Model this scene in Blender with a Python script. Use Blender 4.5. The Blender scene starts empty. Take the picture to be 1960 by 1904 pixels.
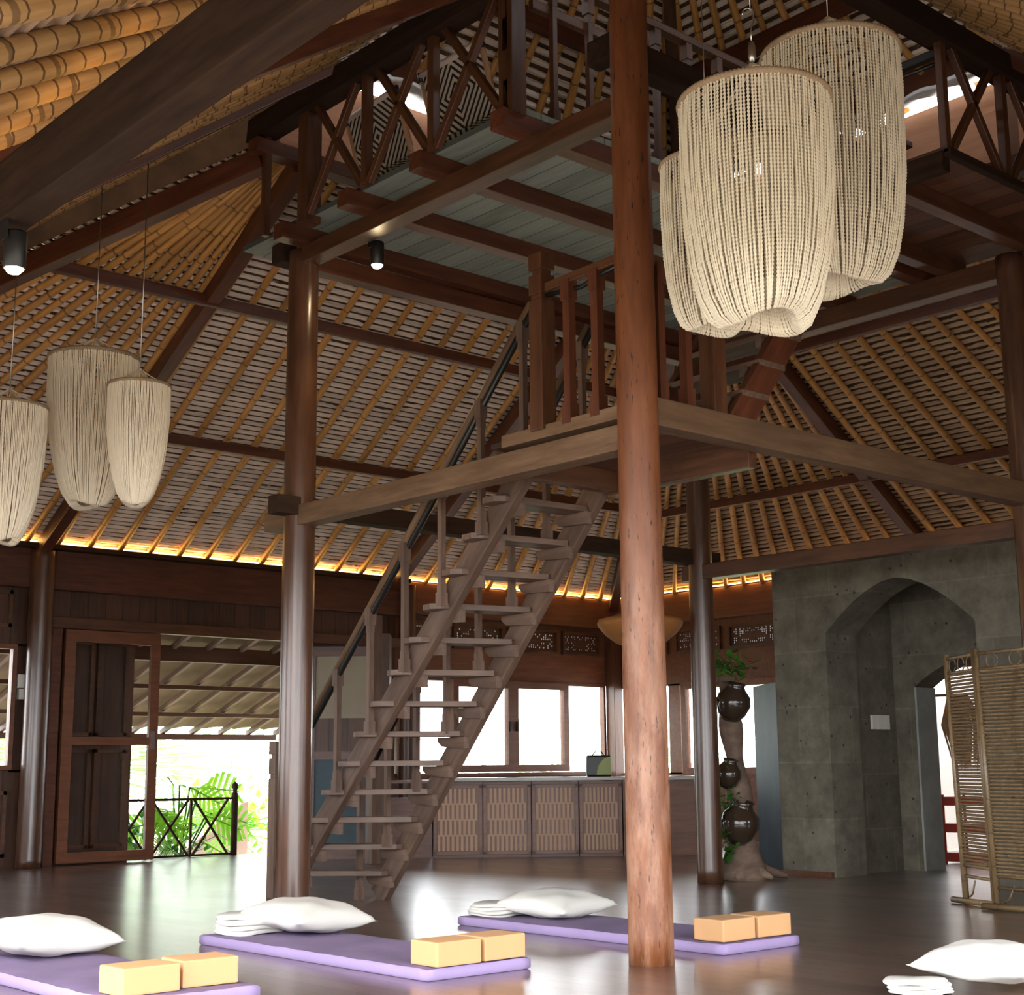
import bpy, bmesh, math, random
from mathutils import Vector, Matrix
random.seed(7)
V = Vector
SC = bpy.context.scene
COL = SC.collection

# ---------------------------------------------------------------- camera
# world axes follow the building grid: X and Y along the two beam directions, Z up, near post at the origin
E2 = V((0.74980, 0.66166, 0)).normalized(); E1 = V((-E2.y, E2.x, 0))
CAM = V((-5.121, -4.856, 0.90))
F_PX = 2790.0
def w_(v): return V((v.dot(E2), v.dot(E1), v.z))
pitch = math.atan((1469 - 952) / F_PX); roll = -0.009
fw = V((0, math.cos(pitch), math.sin(pitch))); rt = V((1, 0, 0)); up = rt.cross(fw)
r2 = rt * math.cos(roll) + up * math.sin(roll); u2 = up * math.cos(roll) - rt * math.sin(roll)
R_, U_, F_ = w_(r2), w_(u2), w_(fw)
cd = bpy.data.cameras.new('camera'); cam = bpy.data.objects.new('camera', cd); COL.objects.link(cam)
cam.matrix_world = Matrix(((R_.x, U_.x, -F_.x, CAM.x), (R_.y, U_.y, -F_.y, CAM.y), (R_.z, U_.z, -F_.z, CAM.z), (0, 0, 0, 1)))
cd.sensor_width = 36; cd.sensor_fit = 'HORIZONTAL'; cd.lens = F_PX / 1960 * 36; cd.clip_start = 0.05; cd.clip_end = 300
SC.camera = cam

# ---------------------------------------------------------------- sky, exposure
wd = bpy.data.worlds.new('sky'); SC.world = wd; wd.use_nodes = True
nt = wd.node_tree; bg = nt.nodes['Background']
bg.inputs[0].default_value = (0.93, 0.97, 1.0, 1); bg.inputs[1].default_value = 7.4
SC.view_settings.view_transform = 'Standard'; SC.view_settings.look = 'None'
SC.view_settings.gamma = 1; SC.view_settings.exposure = 0.38; SC.view_settings.use_curve_mapping = False

sl = bpy.data.lights.new('sun', 'SUN'); sl.energy = 9.0; sl.angle = 0.02; sl.color = (1.0, 0.96, 0.88)
so = bpy.data.objects.new('sun', sl); COL.objects.link(so)
so.rotation_euler = (-V((0.35, 0.55, 1.6))).to_track_quat('-Z', 'Y').to_euler()

# ---------------------------------------------------------------- materials
def new_mat(name):
    m = bpy.data.materials.new(name); m.use_nodes = True
    nt = m.node_tree; b = nt.nodes['Principled BSDF']
    return m, nt, b
def N(nt, t, **kw):
    n = nt.nodes.new(t)
    for k, v in kw.items(): setattr(n, k, v)
    return n
def coords(nt, scale, out='Object'):
    tc = N(nt, 'ShaderNodeTexCoord'); mp = N(nt, 'ShaderNodeMapping'); mp.inputs['Scale'].default_value = scale
    nt.links.new(tc.outputs[out], mp.inputs[0]); return mp.outputs[0]
def noise(nt, vec, s, d=4, r=0.6):
    n = N(nt, 'ShaderNodeTexNoise'); n.inputs['Scale'].default_value = s; n.inputs['Detail'].default_value = d; n.inputs['Roughness'].default_value = r
    nt.links.new(vec, n.inputs['Vector']); return n.outputs['Fac']
def ramp(nt, fac, stops):
    r = N(nt, 'ShaderNodeValToRGB'); e = r.color_ramp.elements
    while len(e) < len(stops): e.new(0.5)
    for i, (p, c) in enumerate(stops): e[i].position = p; e[i].color = (*c, 1) if len(c) == 3 else c
    nt.links.new(fac, r.inputs[0]); return r.outputs[0]
def math_(nt, op, a, b=None, c=None):
    n = N(nt, 'ShaderNodeMath', operation=op)
    for i, v in enumerate((a, b, c)):
        if v is None: continue
        if isinstance(v, (int, float)): n.inputs[i].default_value = v
        else: nt.links.new(v, n.inputs[i])
    return n.outputs[0]
def mixc(nt, fac, a, b, mode='MIX'):
    n = N(nt, 'ShaderNodeMix', data_type='RGBA', blend_type=mode)
    for i, v in ((0, fac), (6, a), (7, b)):
        if isinstance(v, (int, float)): n.inputs[i].default_value = v
        elif isinstance(v, tuple): n.inputs[i].default_value = (*v, 1)
        else: nt.links.new(v, n.inputs[i])
    return n.outputs[2]
def bump(nt, b, h, strength=0.3, dist=0.01):
    n = N(nt, 'ShaderNodeBump'); n.inputs['Strength'].default_value = strength; n.inputs['Distance'].default_value = dist
    nt.links.new(h, n.inputs['Height']); nt.links.new(n.outputs[0], b.inputs['Normal'])

def plain(name, col, rough=0.6, metal=0.0, emit=None, estr=0):
    m, nt, b = new_mat(name)
    b.inputs['Base Color'].default_value = (*col, 1); b.inputs['Roughness'].default_value = rough; b.inputs['Metallic'].default_value = metal
    if emit: b.inputs['Emission Color'].default_value = (*emit, 1); b.inputs['Emission Strength'].default_value = estr
    return m
def wood(name, dark, light, rough=0.45, sc=(2.5, 22, 22), coat=0.0, pits=0, worn=None):
    # grain runs along local X
    m, nt, b = new_mat(name)
    v = coords(nt, sc); n1 = noise(nt, v, 1.0, 6, 0.65)
    v2 = coords(nt, (1.2, 3, 3)); n2 = noise(nt, v2, 1.3, 3)
    c = ramp(nt, n1, [(0.30, dark), (0.72, light)])
    c = mixc(nt, ramp(nt, n2, [(0.35, (0, 0, 0)), (0.7, (1, 1, 1))]), c, mixc(nt, 0.55, c, dark), 'MIX')
    oi = N(nt, 'ShaderNodeObjectInfo')
    hv = N(nt, 'ShaderNodeHueSaturation'); nt.links.new(c, hv.inputs['Color'])
    nt.links.new(math_(nt, 'MULTIPLY_ADD', oi.outputs['Random'], 0.30, 0.85), hv.inputs['Value'])
    c = hv.outputs[0]; h = n1
    if worn:
        n4 = noise(nt, coords(nt, (1.6, 7, 7)), 1.7, 5, 0.7)
        tcx = N(nt, 'ShaderNodeTexCoord'); sxx = N(nt, 'ShaderNodeSeparateXYZ'); nt.links.new(tcx.outputs['Object'], sxx.inputs[0])
        low = N(nt, 'ShaderNodeMapRange'); nt.links.new(sxx.outputs['X'], low.inputs[0]); low.inputs[1].default_value = 1.1; low.inputs[2].default_value = 2.3; low.inputs[3].default_value = 0.75; low.inputs[4].default_value = 0.0
        c = mixc(nt, math_(nt, 'MULTIPLY', ramp(nt, n4, [(0.42, (0, 0, 0)), (0.66, (1, 1, 1))]), low.outputs[0]), c, worn)
    if pits:
        n3 = noise(nt, coords(nt, (14, 75, 75)), 1.0, 2, 0.5)
        pm = ramp(nt, n3, [(0.66, (0, 0, 0)), (0.72, (1, 1, 1))])
        c = mixc(nt, pm, c, (0.02, 0.01, 0.006)); h = math_(nt, 'SUBTRACT', n1, pm)
    nt.links.new(c, b.inputs['Base Color'])
    b.inputs['Roughness'].default_value = rough; b.inputs['Coat Weight'].default_value = coat; b.inputs['Coat Roughness'].default_value = 0.25
    bump(nt, b, h, 0.35, 0.004)
    return m
def bamboo(name, c1, c2, node=0.28, lash=0.0, rough=0.5):
    # pole along local X
    m, nt, b = new_mat(name)
    v = coords(nt, (3, 30, 30)); n1 = noise(nt, v, 1.0, 5)
    c = ramp(nt, n1, [(0.3, c1), (0.7, c2)])
    oi = N(nt, 'ShaderNodeObjectInfo')
    tc = N(nt, 'ShaderNodeTexCoord'); sx = N(nt, 'ShaderNodeSeparateXYZ'); nt.links.new(tc.outputs['Object'], sx.inputs[0])
    wob = noise(nt, coords(nt, (2, 2, 2)), 1.0, 2)
    x = math_(nt, 'ADD', sx.outputs['X'], math_(nt, 'MULTIPLY', oi.outputs['Random'], 3.7))
    fr = math_(nt, 'FRACT', math_(nt, 'DIVIDE', math_(nt, 'ADD', x, math_(nt, 'MULTIPLY', wob, 0.15)), node))
    ring = math_(nt, 'LESS_THAN', fr, 0.05)
    c = mixc(nt, math_(nt, 'MULTIPLY', ring, 0.65), c, (0.09, 0.045, 0.015))
    h = n1
    if lash:
        sk = math_(nt, 'ADD', x, math_(nt, 'MULTIPLY', sx.outputs['Y'], 0.35))
        f2 = math_(nt, 'FRACT', math_(nt, 'DIVIDE', math_(nt, 'ADD', sk, math_(nt, 'MULTIPLY', wob, 0.06)), lash))
        r2_ = math_(nt, 'LESS_THAN', f2, 0.10)
        c = mixc(nt, math_(nt, 'MULTIPLY', r2_, 0.8), c, (0.05, 0.022, 0.01))
        h = math_(nt, 'ADD', n1, math_(nt, 'MULTIPLY', r2_, 2.0))
    hv = N(nt, 'ShaderNodeHueSaturation'); nt.links.new(c, hv.inputs['Color'])
    nt.links.new(math_(nt, 'MULTIPLY_ADD', oi.outputs['Random'], 0.35, 0.8), hv.inputs['Value'])
    nt.links.new(hv.outputs[0], b.inputs['Base Color']); b.inputs['Roughness'].default_value = rough
    bump(nt, b, h, 0.4, 0.006)
    return m
def thatch_mat(name, light, dark, pitch, duty=0.55):
    # local Y runs up the slope: light reed battens over dark thatch
    m, nt, b = new_mat(name)
    tc = N(nt, 'ShaderNodeTexCoord'); sx = N(nt, 'ShaderNodeSeparateXYZ'); nt.links.new(tc.outputs['Object'], sx.inputs[0])
    y = math_(nt, 'DIVIDE', sx.outputs['Y'], pitch); row = math_(nt, 'FLOOR', y)
    wn = N(nt, 'ShaderNodeTexWhiteNoise', noise_dimensions='1D'); nt.links.new(row, wn.inputs['W'])
    v = coords(nt, (7, 60, 60)); n1 = noise(nt, v, 1.0, 4, 0.7)
    v2 = coords(nt, (1.1, 6, 2)); n2 = noise(nt, v2, 1.0, 3)
    t = math_(nt, 'ADD', math_(nt, 'MULTIPLY', wn.outputs['Value'], 0.35), math_(nt, 'MULTIPLY', n1, 0.75))
    t = math_(nt, 'ADD', t, math_(nt, 'MULTIPLY', n2, 0.35))
    lc = ramp(nt, t, [(0.38, tuple(x * 0.5 for x in light)), (0.76, light)])
    fr = math_(nt, 'FRACT', y)
    g = math_(nt, 'GREATER_THAN', fr, math_(nt, 'MULTIPLY_ADD', n1, 0.25, duty - 0.12))
    dc = ramp(nt, noise(nt, coords(nt, (12, 40, 40)), 1.0, 4), [(0.35, tuple(x * 0.45 for x in dark)), (0.7, dark)])
    c = mixc(nt, g, lc, dc)
    nt.links.new(c, b.inputs['Base Color']); b.inputs['Roughness'].default_value = 0.75
    bump(nt, b, n1, 0.5, 0.008)
    return m
def floor_mat():
    m, nt, b = new_mat('floor_planks')
    tc = N(nt, 'ShaderNodeTexCoord'); sx = N(nt, 'ShaderNodeSeparateXYZ'); nt.links.new(tc.outputs['Object'], sx.inputs[0])
    p = 0.135; x = math_(nt, 'DIVIDE', sx.outputs['X'], p); row = math_(nt, 'FLOOR', x)
    wn = N(nt, 'ShaderNodeTexWhiteNoise', noise_dimensions='1D'); nt.links.new(row, wn.inputs['W'])
    yy = math_(nt, 'DIVIDE', math_(nt, 'ADD', sx.outputs['Y'], math_(nt, 'MULTIPLY', wn.outputs['Value'], 9.0)), 2.3)
    seg = math_(nt, 'FLOOR', yy)
    w2 = N(nt, 'ShaderNodeTexWhiteNoise', noise_dimensions='2D'); cv = N(nt, 'ShaderNodeCombineXYZ'); nt.links.new(row, cv.inputs[0]); nt.links.new(seg, cv.inputs[1]); nt.links.new(cv.outputs[0], w2.inputs['Vector'])
    n1 = noise(nt, coords(nt, (26, 2.2, 1)), 1.0, 6, 0.65)
    n2 = noise(nt, coords(nt, (1.2, 1.2, 1)), 1.0, 4)
    t = math_(nt, 'ADD', math_(nt, 'MULTIPLY', n1, 0.7), math_(nt, 'MULTIPLY', w2.outputs['Value'], 0.3))
    c = ramp(nt, t, [(0.25, (0.050, 0.026, 0.019)), (0.8, (0.165, 0.090, 0.066))])
    gx = math_(nt, 'LESS_THAN', math_(nt, 'FRACT', x), 0.05); gy = math_(nt, 'LESS_THAN', math_(nt, 'FRACT', yy), 0.003)
    gap = math_(nt, 'MAXIMUM', gx, gy)
    c = mixc(nt, math_(nt, 'MULTIPLY', gap, 0.85), c, (0.008, 0.004, 0.003))
    nt.links.new(c, b.inputs['Base Color'])
    r = math_(nt, 'MULTIPLY_ADD', n2, 0.22, 0.24); r = math_(nt, 'ADD', r, math_(nt, 'MULTIPLY', n1, 0.08))
    nt.links.new(r, b.inputs['Roughness'])
    h = math_(nt, 'SUBTRACT', math_(nt, 'ADD', math_(nt, 'MULTIPLY', n1, 0.25), math_(nt, 'MULTIPLY', w2.outputs['Value'], 0.25)), gap)
    bump(nt, b, h, 0.12, 0.003)
    b.inputs['Specular IOR Level'].default_value = 0.8
    b.inputs['Coat Weight'].default_value = 1.0; b.inputs['Coat Roughness'].default_value = 0.24; b.inputs['Coat IOR'].default_value = 1.65
    return m
def plank_mat(name, dark, light, pitch, axis='Y', rough=0.6, grain='X'):
    m, nt, b = new_mat(name)
    tc = N(nt, 'ShaderNodeTexCoord'); sx = N(nt, 'ShaderNodeSeparateXYZ'); nt.links.new(tc.outputs['Object'], sx.inputs[0])
    x = math_(nt, 'DIVIDE', sx.outputs[axis], pitch); row = math_(nt, 'FLOOR', x)
    wn = N(nt, 'ShaderNodeTexWhiteNoise', noise_dimensions='1D'); nt.links.new(row, wn.inputs['W'])
    s = {'X': (2.5, 28, 28), 'Y': (28, 2.5, 28), 'Z': (28, 28, 2.5)}[grain]
    n1 = noise(nt, coords(nt, s), 1.0, 6, 0.65)
    t = math_(nt, 'ADD', math_(nt, 'MULTIPLY', n1, 0.75), math_(nt, 'MULTIPLY', wn.outputs['Value'], 0.3))
    c = ramp(nt, t, [(0.3, dark), (0.8, light)])
    g = math_(nt, 'LESS_THAN', math_(nt, 'FRACT', x), 0.05)
    c = mixc(nt, math_(nt, 'MULTIPLY', g, 0.8), c, tuple(v * 0.2 for v in dark))
    nt.links.new(c, b.inputs['Base Color']); b.inputs['Roughness'].default_value = rough
    bump(nt, b, math_(nt, 'SUBTRACT', n1, g), 0.3, 0.004)
    return m
def stone_mat():
    m, nt, b = new_mat('andesite')
    br = N(nt, 'ShaderNodeTexBrick'); tc = N(nt, 'ShaderNodeTexCoord'); mp = N(nt, 'ShaderNodeMapping')
    mp.inputs['Rotation'].default_value = (math.pi / 2, 0, 0)
    cb = N(nt, 'ShaderNodeCombineXYZ'); sx = N(nt, 'ShaderNodeSeparateXYZ'); nt.links.new(tc.outputs['Object'], sx.inputs[0])
    nt.links.new(math_(nt, 'ADD', sx.outputs['X'], sx.outputs['Y']), cb.inputs[0]); nt.links.new(sx.outputs['Z'], cb.inputs[1])
    nt.links.new(cb.outputs[0], br.inputs['Vector'])
    br.inputs['Scale'].default_value = 1.0; br.inputs['Brick Width'].default_value = 0.74; br.inputs['Row Height'].default_value = 0.46
    br.inputs['Mortar Size'].default_value = 0.006; br.inputs['Color1'].default_value = (0.150, 0.130, 0.098, 1); br.inputs['Color2'].default_value = (0.120, 0.103, 0.076, 1); br.inputs['Mortar'].default_value = (0.165, 0.143, 0.108, 1)
    n1 = noise(nt, coords(nt, (3, 3, 3)), 1.5, 8, 0.7)
    c = mixc(nt, 1.0, br.outputs['Color'], ramp(nt, n1, [(0.3, (0.55, 0.55, 0.55)), (0.7, (1.35, 1.35, 1.3))]), 'MULTIPLY')
    vo = N(nt, 'ShaderNodeTexVoronoi'); vo.inputs['Scale'].default_value = 13; nt.links.new(tc.outputs['Object'], vo.inputs['Vector'])
    pn = noise(nt, coords(nt, (5, 5, 5)), 1.0, 2)
    pm = math_(nt, 'MULTIPLY', math_(nt, 'LESS_THAN', vo.outputs['Distance'], 0.16), math_(nt, 'GREATER_THAN', pn, 0.55))
    c = mixc(nt, math_(nt, 'MULTIPLY', pm, 0.85), c, (0.02, 0.018, 0.014))
    nt.links.new(c, b.inputs['Base Color']); b.inputs['Roughness'].default_value = 0.85
    bump(nt, b, math_(nt, 'SUBTRACT', n1, pm), 0.6, 0.01)
    return m
def chair_mat():
    # concentric diamonds in cream cord on black; local X across, Z up
    m, nt, b = new_mat('woven_cord')
    tc = N(nt, 'ShaderNodeTexCoord'); sx = N(nt, 'ShaderNodeSeparateXYZ'); nt.links.new(tc.outputs['Object'], sx.inputs[0])
    d = math_(nt, 'ADD', math_(nt, 'ABSOLUTE', sx.outputs['X']), math_(nt, 'ABSOLUTE', math_(nt, 'SUBTRACT', sx.outputs['Z'], 0.0)))
    f = math_(nt, 'FRACT', math_(nt, 'DIVIDE', d, 0.052)); g = math_(nt, 'GREATER_THAN', f, 0.45)
    c = mixc(nt, g, (0.012, 0.012, 0.011), (0.62, 0.52, 0.42))
    nt.links.new(c, b.inputs['Base Color']); b.inputs['Roughness'].default_value = 0.8
    return m
def cloth(name, col, sc=60, rough=0.9, var=0.15, bs=0.2):
    m, nt, b = new_mat(name)
    n1 = noise(nt, coords(nt, (1, 1, 1)), 3.0, 4); n2 = noise(nt, coords(nt, (1, 1, 1)), sc, 2)
    c = ramp(nt, n1, [(0.3, tuple(x * (1 - var) for x in col)), (0.7, col)])
    nt.links.new(c, b.inputs['Base Color']); b.inputs['Roughness'].default_value = rough
    bump(nt, b, math_(nt, 'ADD', n1, math_(nt, 'MULTIPLY', n2, 0.3)), bs, 0.01)
    return m
def leaf_mat(name, c1, c2):
    m, nt, b = new_mat(name)
    n1 = noise(nt, coords(nt, (1, 1, 1)), 2.5, 3)
    c = ramp(nt, n1, [(0.3, c1), (0.7, c2)])
    nt.links.new(c, b.inputs['Base Color']); b.inputs['Roughness'].default_value = 0.4
    tr = N(nt, 'ShaderNodeBsdfTranslucent'); nt.links.new(c, tr.inputs[0]); mx = N(nt, 'ShaderNodeMixShader'); mx.inputs[0].default_value = 0.45
    out = nt.nodes['Material Output']; nt.links.new(b.outputs[0], mx.inputs[1]); nt.links.new(tr.outputs[0], mx.inputs[2]); nt.links.new(mx.outputs[0], out.inputs[0])
    return m
def glass_mat():
    m, nt, b = new_mat('window_glass')
    tr = N(nt, 'ShaderNodeBsdfTransparent'); gl = N(nt, 'ShaderNodeBsdfGlossy'); gl.inputs['Roughness'].default_value = 0.03
    lw = N(nt, 'ShaderNodeLayerWeight'); lw.inputs[0].default_value = 0.25
    mx = N(nt, 'ShaderNodeMixShader'); nt.links.new(math_(nt, 'MULTIPLY_ADD', lw.outputs['Fresnel'], 0.8, 0.02), mx.inputs[0])
    nt.links.new(tr.outputs[0], mx.inputs[1]); nt.links.new(gl.outputs[0], mx.inputs[2]); nt.links.new(mx.outputs[0], nt.nodes['Material Output'].inputs[0])
    return m

M = {}
M['teak'] = wood('dark_teak', (0.050, 0.018, 0.008), (0.150, 0.058, 0.024), 0.42, coat=0.15)
M['teak_red'] = wood('reddish_teak', (0.060, 0.016, 0.007), (0.170, 0.052, 0.022), 0.45, coat=0.1)
M['beam_dark'] = wood('smoked_beam', (0.020, 0.010, 0.006), (0.055, 0.028, 0.015), 0.78)
M['beam_dark'].node_tree.nodes['Principled BSDF'].inputs['Specular IOR Level'].default_value = 0.18
M['stair'] = wood('weathered_teak', (0.075, 0.042, 0.028), (0.215, 0.130, 0.092), 0.55)
M['post'] = wood('painted_post', (0.120, 0.034, 0.010), (0.300, 0.100, 0.032), 0.5, coat=0.05, pits=1, worn=(0.36, 0.19, 0.12))
M['post2'] = wood('polished_post', (0.050, 0.020, 0.010), (0.140, 0.062, 0.034), 0.28, coat=0.5)
M['oldbeam'] = wood('faded_beam', (0.100, 0.050, 0.022), (0.230, 0.130, 0.070), 0.6)
M['black'] = plain('black_paint', (0.012, 0.011, 0.010), 0.4)
M['bamboo'] = bamboo('rafter_bamboo', (0.46, 0.20, 0.045), (0.70, 0.36, 0.10), 0.34, 0.0, 0.5)
M['bamboo_lash'] = bamboo('lashed_bamboo', (0.36, 0.19, 0.065), (0.56, 0.33, 0.13), 0.5, 0.105, 0.5)
M['bamboo_screen'] = bamboo('screen_bamboo', (0.12, 0.075, 0.035), (0.23, 0.15, 0.075), 0.22, 0, 0.35)
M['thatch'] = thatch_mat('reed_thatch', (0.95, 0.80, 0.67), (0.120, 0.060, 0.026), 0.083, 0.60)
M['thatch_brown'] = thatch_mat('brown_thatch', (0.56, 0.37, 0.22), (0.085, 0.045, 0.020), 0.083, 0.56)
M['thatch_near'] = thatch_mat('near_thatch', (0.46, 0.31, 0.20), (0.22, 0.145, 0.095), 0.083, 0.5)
M['floor'] = floor_mat()
M['deckboards'] = plank_mat('deck_underside', (0.18, 0.20, 0.17), (0.34, 0.37, 0.32), 0.165, 'X', 0.7, 'Y')
M['deckbrown'] = plank_mat('deck_brown', (0.060, 0.022, 0.010), (0.16, 0.062, 0.028), 0.165, 'X', 0.6, 'Y')
M['panel'] = plank_mat('wall_planks', (0.045, 0.017, 0.009), (0.120, 0.048, 0.026), 0.19, 'X', 0.5, 'Z')
M['fascia'] = plank_mat('wall_fascia', (0.075, 0.022, 0.009), (0.150, 0.050, 0.020), 3.0, 'X', 0.5, 'X')
M['board_pink'] = plank_mat('clerestory_board', (0.52, 0.24, 0.13), (0.72, 0.38, 0.23), 3.1, 'X', 0.5, 'X')
M['cab'] = wood('cabinet_teak', (0.110, 0.036, 0.015), (0.230, 0.085, 0.038), 0.4)
M['slat'] = plain('pale_slat', (0.47, 0.27, 0.16), 0.5)
M['counter'] = cloth('stone_worktop', (0.36, 0.32, 0.27), 60, 0.25, 0.3, 0.02)
M['stone'] = stone_mat()
M['jamb_daylit'] = cloth('daylit_jamb_stone', (0.36, 0.36, 0.33), 30, 0.8, 0.35, 0.3)  # paler than the stone walls: light from outside put into the colour
M['mat'] = cloth('purple_cotton', (0.235, 0.165, 0.300), 90, 0.9, 0.30, 0.25)
M['mat_side'] = cloth('purple_cotton_edge', (0.34, 0.25, 0.45), 120, 0.9, 0.12, 0.2)
M['white_cloth'] = cloth('white_cotton', (0.66, 0.63, 0.58), 110, 0.9, 0.04, 0.25)
M['block'] = cloth('cork_block', (0.62, 0.34, 0.155), 200, 0.75, 0.06, 0.08)
M['bead'] = plain('bone_beads', (0.72, 0.63, 0.47), 0.5)
M['bead_white'] = plain('white_beads', (0.88, 0.76, 0.58), 0.5)
M['twine'] = cloth('rim_twine', (0.36, 0.25, 0.15), 150, 0.85, 0.3, 0.6)
M['steel'] = plain('steel', (0.5, 0.5, 0.48), 0.3, 1.0)
M['cream'] = cloth('cream_fabric', (0.36, 0.30, 0.22), 40, 0.9, 0.15, 0.1)
M['greycloth'] = cloth('grey_blue_sheet', (0.050, 0.085, 0.105), 8, 0.6, 0.4, 0.2)
M['cord'] = chair_mat()
M['chairwood'] = plain('chair_wood', (0.62, 0.36, 0.20), 0.4)
M['cream_tube'] = plain('cream_tube', (0.70, 0.58, 0.50), 0.5)
M['switch'] = plain('switch_plastic', (0.72, 0.68, 0.60), 0.4)
M['glass'] = glass_mat()
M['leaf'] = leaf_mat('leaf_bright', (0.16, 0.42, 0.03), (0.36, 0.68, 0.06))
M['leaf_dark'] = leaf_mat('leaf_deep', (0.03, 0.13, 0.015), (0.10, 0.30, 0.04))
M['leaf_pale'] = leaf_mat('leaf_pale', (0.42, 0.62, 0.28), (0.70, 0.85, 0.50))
M['bark'] = wood('driftwood', (0.100, 0.060, 0.040), (0.26, 0.17, 0.12), 0.8, (6, 12, 12))
M['jar'] = plain('black_glaze', (0.035, 0.022, 0.014), 0.12)
M['pinkwall'] = cloth('pink_render', (0.80, 0.56, 0.46), 30, 0.85, 0.05, 0.1)
M['tile'] = cloth('clay_tile', (0.20, 0.13, 0.07), 30, 0.8, 0.3, 0.2)
M['redpaint'] = plain('red_paint', (0.55, 0.05, 0.03), 0.4)
M['raffia'] = cloth('raffia', (0.66, 0.40, 0.20), 90, 0.8, 0.4, 0.6)
M['whitewall'] = cloth('white_render', (0.85, 0.85, 0.82), 10, 0.9, 0.05, 0.1)
M['rattan'] = cloth('rattan_weave', (0.40, 0.155, 0.035), 140, 0.7, 0.2, 0.6)
M['led'] = plain('led_strip', (1, 0.8, 0.5), 0.5, 0, (1.0, 0.58, 0.17), 11)
M['led_dim'] = plain('led_strip_dim', (1, 0.8, 0.5), 0.5, 0, (1.0, 0.58, 0.17), 3)
M['bulb'] = plain('lamp_bulb', (1, 0.9, 0.7), 0.5, 0, (1.0, 0.74, 0.42), 220)
M['reed_lining'] = cloth('reed_lining', (0.26, 0.155, 0.085), 50, 0.8, 0.5, 0.6)
M['grass'] = cloth('garden_grass', (0.26, 0.24, 0.20), 20, 0.9, 0.3, 0.3)
M['redfab'] = plain('dark_red', (0.10, 0.006, 0.008), 0.8)

# ---------------------------------------------------------------- mesh helpers
class MB:
    def __init__(s): s.v = []; s.f = []; s.mi = []; s.cur = 0; s.sm = []
    def add(s, vs, fs, smooth=False):
        o = len(s.v); s.v += [tuple(v) for v in vs]
        for f in fs: s.f.append([o + i for i in f]); s.mi.append(s.cur); s.sm.append(smooth)
    def box(s, a, b, T=None):
        x0, y0, z0 = a; x1, y1, z1 = b
        vs = [V(p) for p in ((x0, y0, z0), (x1, y0, z0), (x1, y1, z0), (x0, y1, z0), (x0, y0, z1), (x1, y0, z1), (x1, y1, z1), (x0, y1, z1))]
        if T: vs = [T @ v for v in vs]
        s.add(vs, [(0, 3, 2, 1), (4, 5, 6, 7), (0, 1, 5, 4), (1, 2, 6, 5), (2, 3, 7, 6), (3, 0, 4, 7)])
        return s
    def beam(s, P, Q, w, h, upv=V((0, 0, 1))):
        P = V(P); Q = V(Q); T, L = frame(P, Q, upv); s.box((0, -w / 2, -h / 2), (L, w / 2, h / 2), T); return s
    def tube(s, pts, rad, seg=8, cap=True, closed=False):
        pts = [V(p) for p in pts]; n = len(pts)
        rad = rad if hasattr(rad, '__len__') else [rad] * n
        rings = []; prev = None
        for i, p in enumerate(pts):
            t = (pts[(i + 1) % n] - pts[i - 1]) if closed else (pts[min(i + 1, n - 1)] - pts[max(i - 1, 0)])
            t.normalize()
            if prev is None:
                a = V((0, 0, 1)) if abs(t.z) < 0.9 else V((1, 0, 0)); nrm = (a - t * a.dot(t)).normalized()
            else:
                nrm = prev - t * prev.dot(t)
                nrm = nrm.normalized() if nrm.length > 1e-6 else prev
            prev = nrm; bn = t.cross(nrm)
            rings.append([p + (nrm * math.cos(2 * math.pi * k / seg) + bn * math.sin(2 * math.pi * k / seg)) * rad[i] for k in range(seg)])
        vs = [v for r in rings for v in r]; fs = []
        for i in range(n if closed else n - 1):
            j = (i + 1) % n
            for k in range(seg): fs.append((i * seg + k, i * seg + (k + 1) % seg, j * seg + (k + 1) % seg, j * seg + k))
        if cap and not closed: fs.append(tuple(range(seg))[::-1]); fs.append(tuple((n - 1) * seg + k for k in range(seg)))
        s.add(vs, fs, True); return s
    def lathe(s, prof, C=(0, 0, 0), seg=32, sx=1, sy=1):
        C = V(C); vs = []; fs = []; n = len(prof)
        for r, z in prof:
            for k in range(seg):
                a = 2 * math.pi * k / seg; vs.append(C + V((r * sx * math.cos(a), r * sy * math.sin(a), z)))
        for i in range(n - 1):
            for k in range(seg): fs.append((i * seg + k, i * seg + (k + 1) % seg, (i + 1) * seg + (k + 1) % seg, (i + 1) * seg + k))
        s.add(vs, fs, True); return s
    def build(s, name, mat, parent=None, M_=None, bev=0, label=None, solid=0):
        me = bpy.data.meshes.new(name); me.from_pydata(s.v, [], s.f)
        mats = mat if isinstance(mat, (list, tuple)) else [mat]
        for m in mats: me.materials.append(M[m] if isinstance(m, str) else m)
        me.polygons.foreach_set('material_index', s.mi); me.polygons.foreach_set('use_smooth', s.sm); me.update()
        if bev:
            bm = bmesh.new(); bm.from_mesh(me)
            bmesh.ops.bevel(bm, geom=[e for e in bm.edges if len(e.link_faces) == 2 and e.calc_face_angle(0) > 0.6], offset=bev, segments=2, affect='EDGES', profile=0.6)
            bm.to_mesh(me); bm.free()
        o = bpy.data.objects.new(name, me); COL.objects.link(o)
        T = M_ if M_ else Matrix()
        if parent is not None:
            o.parent = parent; T = W[parent.name].inverted() @ T
        o.matrix_local = T; W[o.name] = (W[parent.name] @ T) if parent is not None else T
        if label: o['label'] = label
        return o
W = {}
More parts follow.
